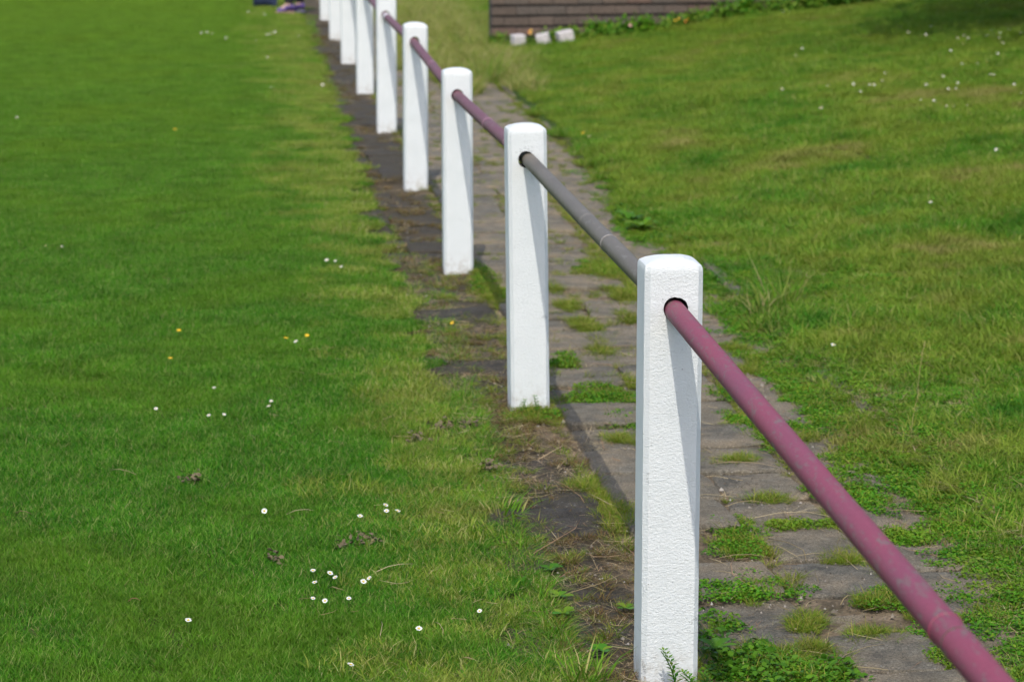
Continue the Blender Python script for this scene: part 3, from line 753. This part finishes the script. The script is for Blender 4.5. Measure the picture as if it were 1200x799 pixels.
s_ = rng.uniform(.85, 1.2, len(x))*np.where(rng.random(len(x)) < .06, 1.3, 1)
LT += [pm('yellowing_tuft', blades(1200, .085, .019, .0017, .45, .45, True, hv=.45, skew=1.1), M_LAWNY) for _ in range(4)]
yl = rng.random(len(x)) < .9*(1-sstep(.06, .50+.02*np.clip(y, 0, 20), ed-x+.25*np.array([mnoise.noise((a*2, b_*2, 3)) for a, b_ in zip(x, y)])))
ix = np.where(yl, 5+rng.integers(0, 4, len(x)), rng.integers(0, 5, len(x)))
scatter('mown_lawn', 'closely mown green lawn of the pitch, yellowing towards the paving', LT, np.stack([x, y, gz(x, y)-.003], -1), rng.uniform(0, 6.283, len(x)), s_, ix)
BT = [pm('bank_tuft', blades(620, .09, .034, .0034, .5, .5, True, hv=.45, skew=1.2), M_BANK) for _ in range(5)]
x, y = tile_pts(.55, 14, -.9, 34, .11)
ed = np.where(y < 19, np.maximum(pave_edge(y), 0), .9)
jag = .10*np.array([mnoise.noise((a*2.5, b_*2.5, 4)) for a, b_ in zip(x, y)])
pr = sstep(-.06, .12, x-ed+jag)
wl = WP[1]
k_ = in_view(x, y, 1.2) & (rng.random(len(x)) < pr)
x, y = x[k_], y[k_]
big = .72+.5*np.array([mnoise.noise((a*.9, b_*.9, 8)) for a, b_ in zip(x, y)])
s_ = np.clip(rng.uniform(.8, 1.25, len(x))*(big+.25), .5, 1.8)
scatter('bank_grass', 'uneven yellow green grass of the bank beside the path', BT, np.stack([x, y, np.maximum(gz(x, y), -.012)-.003], -1), rng.uniform(0, 6.283, len(x)), s_, rng.integers(0, 5, len(x)))

# ------------------------------------------------------------------ weed mats, joint grass, straw: read off the photograph as patches
def clump(m, n_, spread, h, size, seed):
    rs = np.random.default_rng(seed); a = rs.uniform(0, 6.283, n_); q = np.sqrt(rs.uniform(0, 1, n_)); z = h*(1-.6*q*q)*rs.uniform(.35, 1.05, n_)
    cen = np.stack([spread*q*np.cos(a), spread*q*np.sin(a), z+.003], -1)
    return pm('weed_clump', leaves(cen, rs.normal(0, .45, (n_, 3))+np.array([0, 0, 1.0]), size, .62, rs), m)
WLEAF = [clump(M_LEAF, 60, .036, .015, .0085, 200+i) for i in range(5)]
WBIG = [clump(M_DARKLEAF, 26, .042, .028, .017, 220+i) for i in range(4)]
JG = [pm('joint_tuft', blades(64, .018, .022, .0015, .7, .5, False, hv=.45), M_MOSSG) for _ in range(5)]
RG = [pm('rough_tuft', blades(46, .024, .032, .0020, .7, .6, False, hv=.5, skew=1.5), M_ROUGH) for _ in range(5)]
YG = [pm('pale_tuft', blades(60, .04, .085, .0034, .45, .5, False, hv=.45, skew=.42), M_ROUGH) for _ in range(4)]
DT = [pm('dry_tuft', blades(22, .035, .012, .0012, 2.6, .8, False, hv=.5), M_STRAW) for _ in range(4)]
RT = [pm('rusty_tuft', blades(60, .024, .018, .0018, .9, .5, False), M_RUST) for _ in range(3)]
acc = {k_: [] for k_ in 'LBGRDUY'}
def patch(kind, x0, x1, y0, y1, dens, zc=.0):
    """patch seen in the photograph's rectangle, filled as an ellipse; dens per square metre"""
    c = at([x0, x1, (x0+x1)/2, (x0+x1)/2], [(y0+y1)/2]*2+[y0, y1], 0.0)
    hx, hy = abs(c[1, 0]-c[0, 0])/2, abs(c[3, 1]-c[2, 1])/2; cx_, cy_c = c[:, 0].mean(), c[2:, 1].mean()
    area = math.pi*hx*hy; n_ = max(1, rng.poisson(dens*area))
    a = rng.uniform(0, 6.283, n_); q = rng.uniform(0, 1.15, n_)**.62; irr = 1+.28*np.sin(3*a+rng.uniform(0, 6))+.15*np.sin(7*a+rng.uniform(0, 6))
    X, Y = cx_+hx*q*irr*np.cos(a), cy_c+hy*q*irr*np.sin(a)
    acc[kind].append(np.stack([X, Y, np.full(n_, -.006+zc)], -1))
Lp = [(829, 889, 608, 632), (835, 895, 630, 654), (895, 946, 610, 622), (945, 984, 608, 619), (824, 931, 675, 704), (1041, 1062, 620, 637), (1040, 1096, 623, 640), (1043, 1081, 687, 726), (1085, 1132, 728, 792),
      (1122, 1199, 704, 737), (646, 676, 416, 432), (670, 747, 455, 476), (702, 747, 486, 502), (602, 655, 476, 493), (846, 888, 485, 505), (886, 908, 504, 530), (828, 856, 453, 470), (908, 962, 428, 485), (922, 962, 495, 511),
      (684, 727, 305, 322), (950, 1010, 470, 520), (985, 1060, 520, 560), (960, 1030, 548, 600), (1050, 1110, 540, 600), (1090, 1190, 560, 640), (1100, 1160, 600, 650), (727, 762, 246, 286), (858, 890, 365, 400),
      (1130, 1199, 640, 700), (1000, 1040, 700, 712), (560, 586, 318, 350), (870, 905, 410, 430)]
for q in Lp: patch('L', *q, 1500); patch('G', *q, 700)
for q in [(826, 862, 745, 799), (840, 960, 770, 806), (824, 866, 720, 748), (940, 1000, 778, 806), (727, 765, 248, 285)]: patch('B', *q, 320); patch('L', *q, 520); patch('G', *q, 500); patch('R', *q, 100)
for q in [(850, 1000, 764, 806), (860, 920, 752, 770)]: patch('L', *q, 620); patch('G', *q, 900); patch('B', *q, 160); patch('R', *q, 160)
for q in [(970, 1024, 647, 664), (997, 1036, 698, 711), (919, 967, 713, 741), (991, 1062, 737, 753), (940, 978, 752, 767), (710, 748, 507, 521), (732, 748, 442, 455), (866, 897, 428, 439), (848, 876, 404, 416), (679, 728, 304, 330),
          (717, 749, 337, 357), (727, 748, 366, 379), (646, 656, 332, 343), (655, 675, 354, 367), (674, 700, 372, 395), (690, 714, 395, 420), (560, 590, 318, 356), (672, 705, 560, 588), (700, 747, 586, 622), (800, 748, 480, 500),
          (600, 660, 478, 497), (838, 890, 535, 545), (880, 925, 580, 590), (924, 960, 510, 520), (870, 905, 640, 652), (1000, 1060, 500, 540)]: patch('G', *q, 2400)
for q in [(700, 747, 600, 625), (660, 740, 655, 680), (880, 919, 723, 736), (700, 745, 715, 740), (1060, 1140, 600, 640), (1110, 1180, 655, 690), (1030, 1120, 560, 610), (1090, 1199, 640, 700), (1040, 1130, 590, 650), (1120, 1199, 600, 660), (590, 660, 490, 506), (830, 870, 470, 486), (640, 700, 690, 720),
          (690, 747, 560, 600), (640, 690, 610, 640), (830, 900, 396, 410), (640, 700, 395, 440), (600, 680, 540, 600)]: patch('D', *q, 240)
for q in [(596, 662, 484, 506), (650, 747, 652, 688), (655, 735, 620, 660), (560, 600, 520, 545), (700, 745, 700, 730)]: patch('U', *q, 240)
# ragged fringe of the lawn by the posts, and of the bank
n_ = 5200; yy = rng.uniform(-.9, 22, n_); yy = np.where(rng.random(n_) < .5, rng.uniform(-.9, 5, n_), yy)
xx = lawn_edge(yy)-np.abs(rng.normal(0, .06, n_))+.01
acc['R'].append(np.stack([xx, yy, gz(xx, yy)*.5-.006], -1)[rng.random(n_) < np.where((yy > 1.5) & (yy < 9), .25, .5)])
n_ = 900; yy = rng.uniform(-.9, 3, n_); xx = lawn_edge(yy)-np.abs(rng.normal(0, .08, n_))+.01; acc['R'].append(np.stack([xx, yy, np.maximum(gz(xx, yy), -.012)], -1))
n_ = 3600; yy = np.concatenate([rng.uniform(-.9, 6, n_//2), rng.uniform(-.9, 20, n_//2)]); xx = pave_edge(yy)+.12+np.abs(rng.normal(0, .22, n_)); acc['R'].append(np.stack([xx, yy, np.maximum(gz(xx, yy), -.01)], -1)[rng.random(n_) < .6])
patch('Y', 470, 582, 10, 110, 430); patch('Y', 440, 575, -30, 60, 260); patch('Y', 540, 600, 50, 95, 260)
n_ = 2600; yy = rng.uniform(-.9, 9, n_); xx = pave_edge(yy)+rng.normal(.10, .10, n_); acc['L'].append(np.stack([xx, yy, np.full(n_, -.004)], -1))
n_ = 700; yy = rng.uniform(-.9, 9, n_); xx = pave_edge(yy)+rng.normal(.06, .10, n_); acc['D'].append(np.stack([xx, yy, np.full(n_, -.004)], -1))
for q in [(650, 745, 380, 420), (650, 700, 340, 372), (655, 745, 500, 545), (690, 745, 545, 575), (830, 880, 395, 425), (640, 690, 225, 265), (680, 745, 290, 320), (600, 640, 190, 230)]: patch('D', *q, 300)
# thin growth along the joints: between the columns and beside the dark strip
for xj, sd_, cnt in ((.68, .018, 420), (.07, .022, 300), (.41, .03, 160), (1.03, .02, 400)):
    yy = rng.uniform(-.7, 16, cnt); acc['G'].append(np.stack([xj+rng.normal(0, sd_, cnt), yy, np.full(cnt, -.009)], -1))
cnt = 420; acc['D'].append(np.stack([rng.uniform(-.3, 1.0, cnt), rng.uniform(-.7, 12, cnt), np.full(cnt, -.004)], -1))
cnt = 170; yy = rng.uniform(-.5, 6, cnt); xx = np.maximum(lawn_edge(yy)-.02, -.3)+np.abs(rng.normal(0, .10, cnt)); acc['G'].append(np.stack([xx, yy, np.full(cnt, -.007)], -1)[xx < .09])
cnt = 260; yy = rng.uniform(-.5, 6, cnt); acc['D'].append(np.stack([rng.uniform(-.25, .08, cnt), yy, np.full(cnt, -.003)], -1))
cnt = 500; yy = rng.uniform(-.7, 20, cnt); acc['U'].append(np.stack([rng.uniform(-.3, .07, cnt), yy, np.full(cnt, -.006)], -1))
cnt = 700; yy = rng.uniform(3, 20, cnt); acc['D'].append(np.stack([rng.uniform(-.3, 1.0, cnt), yy, np.full(cnt, -.003)], -1))
cnt = 900; yy = rng.uniform(3, 24, cnt); acc['G'].append(np.stack([rng.uniform(.08, 1.0, cnt), yy, np.full(cnt, -.006)], -1))
def keep_off_posts(P):
    k_ = np.ones(len(P), bool)
    for i in range(10): k_ &= ~((np.abs(P[:, 0]-PX[i]) < .075) & (np.abs(P[:, 1]-POSTY[i]) < .075))
    return P[k_]
n_ = 2600; yy = rng.uniform(-.9, 7, n_); xx = pave_edge(yy)+.02+np.abs(rng.normal(.05, .38, n_)); acc['L'].append(np.stack([xx, yy, np.maximum(gz(xx, yy), -.01)+rng.uniform(0, .022, n_)], -1))
n_ = 800; yy = rng.uniform(-.9, 6, n_); xx = pave_edge(yy)+.02+np.abs(rng.normal(.05, .3, n_)); acc['D'].append(np.stack([xx, yy, np.maximum(gz(xx, yy), -.01)+.018], -1))
for kd, nm, lab, pr_, s0, s1 in (('L', 'weed_mat', 'mats of small leaved weeds in the paving joints', WLEAF, .7, 1.25), ('B', 'dark_weed_mat', 'dark leafy weeds round the foot of the nearest post', WBIG, .7, 1.2),
                                 ('G', 'joint_grass', 'fine yellow green grass and moss in the paving joints', JG, .6, 1.2), ('R', 'rough_grass', 'rough straw tipped grass fringing lawn and path', RG, .45, 1.05),
                                 ('D', 'dry_grass', 'dry pale straw lying on the slabs', DT, .6, 1.4), ('Y', 'pale_grass', 'longer pale yellow grass at the far end of the path', YG, .6, 1.3), ('U', 'rusty_moss', 'rusty brown moss on the dark slabs', RT, .6, 1.3)):
    rs_scatter(nm, lab, pr_, keep_off_posts(np.concatenate(acc[kd])), s0, s1)

# long loose straws lying about
parts = []
def straw(p, L, a, arch=.01, r_=.0011, rv=None):
    d = np.array([math.cos(a), math.sin(a), 0]); s = np.array([-d[1], d[0], 0])*rng.normal(0, L*.12)
    pts = [p-d*L/2+np.array([0, 0, .004]), p-d*L/6+s*.7+np.array([0, 0, arch]), p+d*L/6+s+np.array([0, 0, arch]), p+d*L/2+np.array([0, 0, .006])]
    parts.append((*tube_np(pts, [r_, r_, r_*.9, r_*.5], 3, rng.uniform(0, 1) if rv is None else rv), 0))
for (x0, y0, x1, y1) in [(630, 540, 660, 520), (640, 560, 690, 600), (690, 580, 735, 600), (655, 700, 700, 660), (625, 650, 680, 610), (665, 655, 660, 690), (730, 640, 745, 680), (830, 545, 910, 549), (850, 595, 900, 592), (880, 609, 980, 609),
                         (900, 632, 945, 660), (905, 640, 935, 655), (840, 656, 900, 655), (860, 655, 880, 690), (1035, 690, 1050, 660), (1030, 600, 1100, 602), (760, 610, 790, 640), (440, 681, 484, 672), (335, 613, 370, 609), (385, 700, 405, 704), (510, 740, 519, 760), (445, 760, 447, 740),
                         (540, 784, 560, 787), (985, 710, 1000, 700), (600, 515, 640, 512), (660, 494, 700, 500), (690, 497, 720, 505), (1000, 735, 1030, 733), (130, 560, 160, 566), (18, 611, 38, 613), (150, 716, 165, 716), (700, 330, 740, 331), (660, 385, 745, 383), (1000, 640, 1020, 637)]:
    a_, b__ = at(np.array([x0, x1]), np.array([y0, y1]), 0.0)
    zz = .02 if x0 < 560 else 0.0
    L = np.linalg.norm(b__-a_); straw((a_+b__)/2+np.array([0, 0, zz]), L, math.atan2(*(b__-a_)[1::-1]), .012)
for _ in range(420):
    yy = rng.uniform(-.7, 9)*rng.uniform(.3, 1); xx = rng.uniform(-.35, 1.1); straw(np.array([xx, yy, .002]), rng.uniform(.03, .13), rng.uniform(0, 3.14), rng.uniform(.001, .007), .0008)
for _ in range(50):
    yy = rng.uniform(-.5, 5); xx = lawn_edge(yy)-abs(rng.normal(0, .35)); straw(np.array([xx, yy, .026]), rng.uniform(.02, .07), rng.uniform(0, 3.14), .004, .0006)
V, F, r_, mi = merge(parts); tag(link('straw', np_mesh('straw', V, F, [M_STRAW], r_, mi)), 'loose dry straws lying on slabs and lawn', kind='stuff')
# grit and crumbs of mortar on the path
n_ = 5200; yy = rng.uniform(-.8, 9, n_)*rng.uniform(.25, 1, n_); xx = rng.uniform(-.34, 1.05, n_); sz_ = rng.uniform(.0012, .0042, n_)*np.where(rng.random(n_) < .04, 2.2, 1)
tet = np.array([[1, .2, -.4], [-.6, .9, -.4], [-.5, -.9, -.4], [.05, .1, .8]]); an = rng.uniform(0, 6.28, n_); ca, sa = np.cos(an)[:, None], np.sin(an)[:, None]
T4 = np.stack([tet[:, 0]*ca-tet[:, 1]*sa, tet[:, 0]*sa+tet[:, 1]*ca, np.broadcast_to(tet[:, 2], (n_, 4))], -1)*sz_[:, None, None]*rng.uniform(.7, 1.3, (n_, 1, 3))+np.stack([xx, yy, np.full(n_, .001)], -1)[:, None]
I4 = np.arange(n_)[:, None, None]*4+np.array([[[0, 1, 3], [1, 2, 3], [2, 0, 3]]])
M_GRIT = foliage('path_grit', [(.06, .05, .035), (.12, .10, .075), (.20, .17, .13), (.34, .31, .27)], None, 0.0, .9)
tag(link('grit', np_mesh('grit', T4.reshape(-1, 3), [I4.reshape(-1, 3)], [M_GRIT], np.repeat(rng.uniform(0, 1, n_)**1.6, 4))), 'fine grit and crumbs scattered over the slabs', kind='stuff')
# brown worm casts and thatch in the lawn
parts = []
for (px, py, s_) in [(226, 567, .035), (520, 505, .05), (490, 520, .03), (405, 645, .05), (430, 640, .04), (325, 662, .03), (575, 552, .03), (548, 502, .03)]:
    p = at(px, py)
    for _ in range(7):
        q = p+np.array([rng.normal(0, s_*.5), rng.normal(0, s_*.5), .012+rng.uniform(0, .010)])
        parts.append((*leaves(q[None]+rng.normal(0, .008, (6, 3)), rng.normal(0, .5, (6, 3))+np.array([0, 0, 1]), .014, .7), 0))
V, F, r_, mi = merge(parts); tag(link('worm_casts', np_mesh('worm_casts', V, F, [plain('worm_cast_soil', (.12, .095, .05), .95)], r_, mi)), 'small brown worm casts and dead thatch in the lawn', kind='stuff')

# ------------------------------------------------------------------ single weeds
def stem_weed(name, p, h, lean, nl, size, m, lab, seed):
    rs = np.random.default_rng(seed); parts = []
    pts = [np.array([0, 0, -.01])+np.array([lean[0]*t*t, lean[1]*t*t, h*t]) for t in np.linspace(0, 1, 6)]
    parts.append((*tube_np(pts, np.linspace(.0022, .001, 6), 6, .15), 0))
    for k_ in range(nl):
        t = .15+.85*k_/nl; c = np.array([lean[0]*t*t, lean[1]*t*t, h*t])
        nn = 5 if k_ > nl//2 else 4
        a = rs.uniform(0, 6.28)+np.arange(nn)*6.283/nn
        L = size*(1.15-.5*t)
        for aa in a:
            d = np.array([math.cos(aa), math.sin(aa), .45]); cc = c+d*L*.55
            V = np.array([c, cc+np.array([-d[1], d[0], 0])*L*.27, c+d*L*1.1+np.array([0, 0, -.1*L]), cc-np.array([-d[1], d[0], 0])*L*.27, cc+np.array([0, 0, -.06*L])])
            parts.append((V, [np.array([[0, 1, 4], [1, 2, 4], [2, 3, 4], [3, 0, 4]])], np.full(5, rs.uniform(0, 1)), 0))
    V, F, r_, mi = merge(parts); o = link(name, np_mesh(name, V, F, [m], r_, mi), None, p); tag(o, lab, 'weed'); return o
p = at(792, 806, 0.0); stem_weed('leafy_weed', (p[0], p[1], 0), .098, (-.035, -.01), 9, .017, M_LEAF, 'upright leafy weed growing against the front of the nearest post', 1)
p = at(812, 806, 0.0); stem_weed('leafy_weed', (p[0], p[1], 0), .045, (-.03, -.005), 6, .016, M_LEAF, 'short sprawling leafy weed at the nearest post, right of the upright one', 2)
p = at(828, 806, 0.0); stem_weed('leafy_weed', (p[0], p[1], 0), .04, (-.01, -.005), 5, .016, M_DARKLEAF, 'small leafy weed at the right front corner of the nearest post', 3)
p = at(630, 486, 0.0); stem_weed('leafy_weed', (p[0], p[1], 0), .07, (-.012, 0), 6, .014, M_LEAF, 'small weed standing against the foot of the second post', 4)
p = at(612, 484, 0.0); stem_weed('leafy_weed', (p[0], p[1], 0), .05, (.01, 0), 5, .014, M_LEAF, 'lower weed at the left front of the second post', 5)
def rosette(p, n_, L, m, lab, seed, up=.35):
    rs = np.random.default_rng(seed); parts = []
    for k_ in range(n_):
        a = k_*6.283/n_+rs.normal(0, .25); l_ = L*rs.uniform(.7, 1.2); d = np.array([math.cos(a), math.sin(a), 0]); s = np.array([-d[1], d[0], 0]); w_ = l_*(.34 if n_ == 5 else .2); uu = up*rs.uniform(.6, 1.4)
        rows = []
        for t, wt in ((0, .15), (.35, .75), (.65, 1), (.88, .6), (1, .05)):
            c = d*l_*t+np.array([0, 0, l_*(uu*t*1.6-uu*t*t*1.1)+.004]); rows += [c-s*w_*wt, c+np.array([0, 0, -w_*.25*wt]), c+s*w_*wt]
        F = [[3*i+j, 3*i+j+1, 3*i+4+j, 3*i+3+j] for i in range(4) for j in range(2)]
        parts.append((np.array(rows), [np.array(F)], np.full(15, rs.uniform(0, 1)), 0))
    V, F, r_, mi = merge(parts); o = link('broadleaf_weed', np_mesh('broadleaf_weed', V, F, [m], r_, mi, True), None, p); tag(o, lab, 'weed'); return o
for k_, (px, py, L, m, lab) in enumerate([
    (645, 670, .05, M_LEAF, 'uppermost of three broad leaved weeds on the ragged lawn edge'), (655, 702, .055, M_LEAF, 'middle broad leaved weed on the ragged lawn edge'),
    (660, 722, .05, M_LEAF, 'lowest of three broad leaved weeds on the ragged lawn edge'), (734, 716, .05, M_LEAF, 'broad leaved weed on the dark slab left of the nearest post'),
    (706, 765, .05, M_LEAF, 'broad leaved weed at the bottom, between lawn and nearest post'), (838, 764, .075, M_DARKLEAF, 'dark broad leaved weed hugging the right side of the nearest post'),
    (752, 272, .085, M_LEAF, 'large leafy weed at the path edge behind the nearest post top'), (738, 262, .07, M_DARKLEAF, 'darker leafy weed touching the large one at the path edge')]):
    p = at(px, py, 0.0); rosette((p[0], p[1], .004), (5 if k_ < 5 else 8) if k_ < 6 else 16, L*(.62 if k_ < 5 else .7 if k_ == 5 else 1), m, lab, 40+k_, .35 if k_ < 6 else .8)
def tall_grass(px, py, n_, h, spread, lab, seed, lean=.35):
    p = at(px, py); V, F, r_ = blades(n_, spread, h, .0042, lean, .45, False, np.random.default_rng(seed), .35)
    o = link('grass_tuft', np_mesh('grass_tuft', V, F, [M_ROUGH], r_), None, p); tag(o, lab, 'grass tuft')
tall_grass(893, 372, 80, .105, .06, 'tall spiky grass tuft at the path edge just right of the nearest post', 61)
tall_grass(915, 360, 80, .14, .07, 'thinner tall grass standing right of the spiky tuft', 62)
tall_grass(573, 98, 140, .22, .10, 'pale dry grass tuft before the left corner of the brick wall', 63)
tall_grass(548, 62, 110, .20, .10, 'dry grass clump left of the wall at the end of the path', 64)
tall_grass(688, 796, 40, .06, .05, 'straw tipped long grass at the bottom edge left of the nearest post', 65)
tall_grass(590, 605, 60, .05, .05, 'bleached dry grass tuft on the edge of the mown lawn', 66, .7)
# seed stems on the right
for k_, (px, py, h, lab) in enumerate([(1067, 520, .16, 'tall pale seed stem in the rough grass right of the path'), (1075, 470, .20, 'thin seed stem standing behind the tallest pale stem'), (1196, 640, .14, 'seed stem at the right edge of the frame')]):
    p = at(px, py); rs = np.random.default_rng(k_); pts = [np.array([.02*t*t, 0, h*t]) for t in np.linspace(0, 1, 5)]
    prt = [(*tube_np(pts, .0011, 4, .8), 0)]; t = rs.uniform(.65, 1.0, 26); cen = np.stack([.02*t*t, 0*t, h*t], -1)+rs.normal(0, .0035, (26, 3))
    prt.append((*leaves(cen, rs.normal(0, 1, (26, 3)), .008, .4, rs), 0)); V, F, r_, mi = merge(prt)
    tag(link('seeding_grass', np_mesh('seeding_grass', V, F, [M_ROUGH], np.clip(r_*.5+.5, 0, 1), mi), None, p), lab, 'grass')

# ------------------------------------------------------------------ daisies and dandelions
def petals_mesh(m, r_, n_, name):
    V, T = [], []
    for j in range(n_):
        a = j*2*math.pi/n_; k0 = len(V); z1 = r_*random.uniform(.05, .3)
        V += [(r_*.25*math.cos(a), r_*.25*math.sin(a), 0), (r_*.75*math.cos(a-.17), r_*.75*math.sin(a-.17), z1*.7), (r_*math.cos(a), r_*math.sin(a), z1), (r_*.75*math.cos(a+.17), r_*.75*math.sin(a+.17), z1*.7)]
        T.append([k0, k0+1, k0+2, k0+3])
    return np_mesh(name, V, [np.array(T)], [m])
ME_P = [petals_mesh(M_DAISY, .0105, 18, 'petals') for _ in range(3)]
bm = bmesh.new(); bmesh.ops.create_icosphere(bm, subdivisions=1, radius=.0035); bmesh.ops.scale(bm, vec=(1, 1, .55), verts=bm.verts); ME_C = bpy.data.meshes.new('flower_centre'); bm.to_mesh(ME_C); bm.free(); ME_C.materials.append(M_YOLK)
Vt, Ft, rt = tube_np([(0, 0, 0), (.002, 0, -.02), (0, .002, -.05)], .0008, 4); ME_S = np_mesh('stem', Vt, Ft, [M_STEM])
ME_G = [petals_mesh(M_GOLD, .011, 22, 'petals') for _ in range(2)]
def daisy(px, py, lab, group, s=1.0, gold=False):
    p = at(px, py); top = .034 if px < 560 else .052
    o = empty('dandelion' if gold else 'daisy', (p[0], p[1], p[2]+top), rng.uniform(0, 6))
    o.rotation_euler = (rng.normal(.35, .2), rng.normal(0, .25), rng.uniform(-.5, .5)); o.scale = (s,)*3
    tag(o, lab, 'flower', group)
    link('petals', random.choice(ME_G if gold else ME_P), o); link('flower_centre', ME_C, o, (0, 0, .0015)); link('stem', ME_S, o)
G = [
 ('white daisies in the nearest cluster low on the mown lawn', 'in the open cluster nearest the camera', [(367, 684), (387, 687), (393, 692), (369, 698), (433, 693), (426, 697), (367, 717), (381, 720), (409, 717)], .8),
 ('white daisies in the small cluster above the nearest one', 'in the small group above the nearest cluster', [(452, 606), (453, 613), (466, 613), (422, 619)], .8),
 ('white daisies dotted across the middle lawn', 'in the scatter across the mid lawn', [(251, 466), (245, 499), (263, 498), (315, 488), (318, 482), (183, 491)], .75),
 ('distant daisies at the lawn left edge', 'in the tiny row by the left frame edge', [(23, 292), (54, 297), (73, 298)], .85),
 ('daisies on the lawn edge left of the third post', 'at the lawn edge left of the third post', [(383, 314), (393, 315), (400, 322)], .9),
 ('blurred daisies on the far lawn', 'blurred on the far lawn below the person', [(243, 42), (236, 43), (248, 44), (265, 49), (317, 44), (322, 42), (313, 45), (301, 52), (318, 108), (322, 110), (313, 72), (350, 47), (300, 20), (310, 21), (291, 18)], 1.2),
 ('daisies below the tree shade on the bank', 'just below the dark tree shade', [(1091, 39), (1122, 53), (1129, 50), (1134, 53), (1128, 60), (1114, 68), (1156, 50), (1162, 45), (1164, 50), (1172, 47), (1171, 53), (1182, 43), (1175, 59), (1169, 72), (1196, 47), (1064, 46), (1085, 49)], 1.1),
 ('daisies across the middle of the bank', 'in the scatter across the mid bank', [(1127, 84), (1145, 84), (1156, 81), (1105, 99), (1037, 95), (1033, 104), (1019, 109), (1024, 109), (1085, 109), (1111, 114), (1120, 114), (1122, 107), (1160, 97), (1164, 97), (1188, 109), (1079, 127), (1094, 128), (1117, 135), (1133, 134), (1109, 135), (1197, 119), (1008, 117)], 1.0),
 ('faint daisies on the left of the bank', 'among faint ones left of the bank scatter', [(970, 110), (940, 65), (932, 74), (1000, 108)], 1.2)]
ORD = ['leftmost', 'second', 'third', 'fourth', 'fifth', 'sixth', 'seventh', 'eighth', 'ninth', 'tenth', 'eleventh', 'twelfth', 'thirteenth', 'fourteenth', 'fifteenth', 'sixteenth', 'seventeenth', 'eighteenth', 'nineteenth', 'twentieth', 'twenty-first', 'twenty-second']
for grp, lab, pts, s in G:
    for i, (px, py) in enumerate(sorted(pts)):
        w_ = 'rightmost white daisy' if i == len(pts)-1 else ('leftmost white daisy' if i == 0 else ORD[i]+' white daisy from the left')
        daisy(px, py, w_+' '+lab, grp, s*rng.uniform(.75, 1.0))
for (px, py, lab, s) in [(221, 743, 'single white daisy alone at the bottom left of the lawn', .8), (491, 753, 'single open daisy low on the lawn beside a straw', .8), (310, 613, 'lone white daisy left of the small lawn cluster', .8), (562, 741, 'tiny lone daisy near the bleached lawn edge', .6),
                         (411, 796, 'white daisy cut by the bottom edge of the frame', .8), (347, 411, 'white daisy beside a yellow dandelion', .8), (20, 144, 'lone distant daisy at the upper left edge', .9), (378, 105, 'blurred white daisy near the sixth post', 1.2),
                         (916, 114, 'blurred daisy on the bank left of all the scatters', 1.3), (962, 137, 'bright lone daisy in the middle of the bank', 1.3), (1167, 187, 'lone daisy below the bank scatter at far right', .9), (1090, 250, 'single daisy on the bank at right of centre', .9), (976, 421, 'single white daisy by the path edge right of the nearest post', .9), (690, 170, 'white daisy beside a dandelion right of the second post top', 1.2)]:
    daisy(px, py, lab, None, s)
for (px, py, lab) in [(335, 407, 'yellow dandelion just left of a white daisy'), (360, 404, 'yellow dandelion just right of a white daisy'), (210, 398, 'upper yellow dandelion alone on the left lawn'), (200, 431, 'lower yellow dandelion alone on the left lawn'), (530, 389, 'yellow dandelion at the lawn edge near the path'), (205, 158, 'blurred orange yellow dandelion far up the lawn'), (683, 166, 'yellow dandelion right of the second post top')]:
    daisy(px, py, lab, None, .85, True)
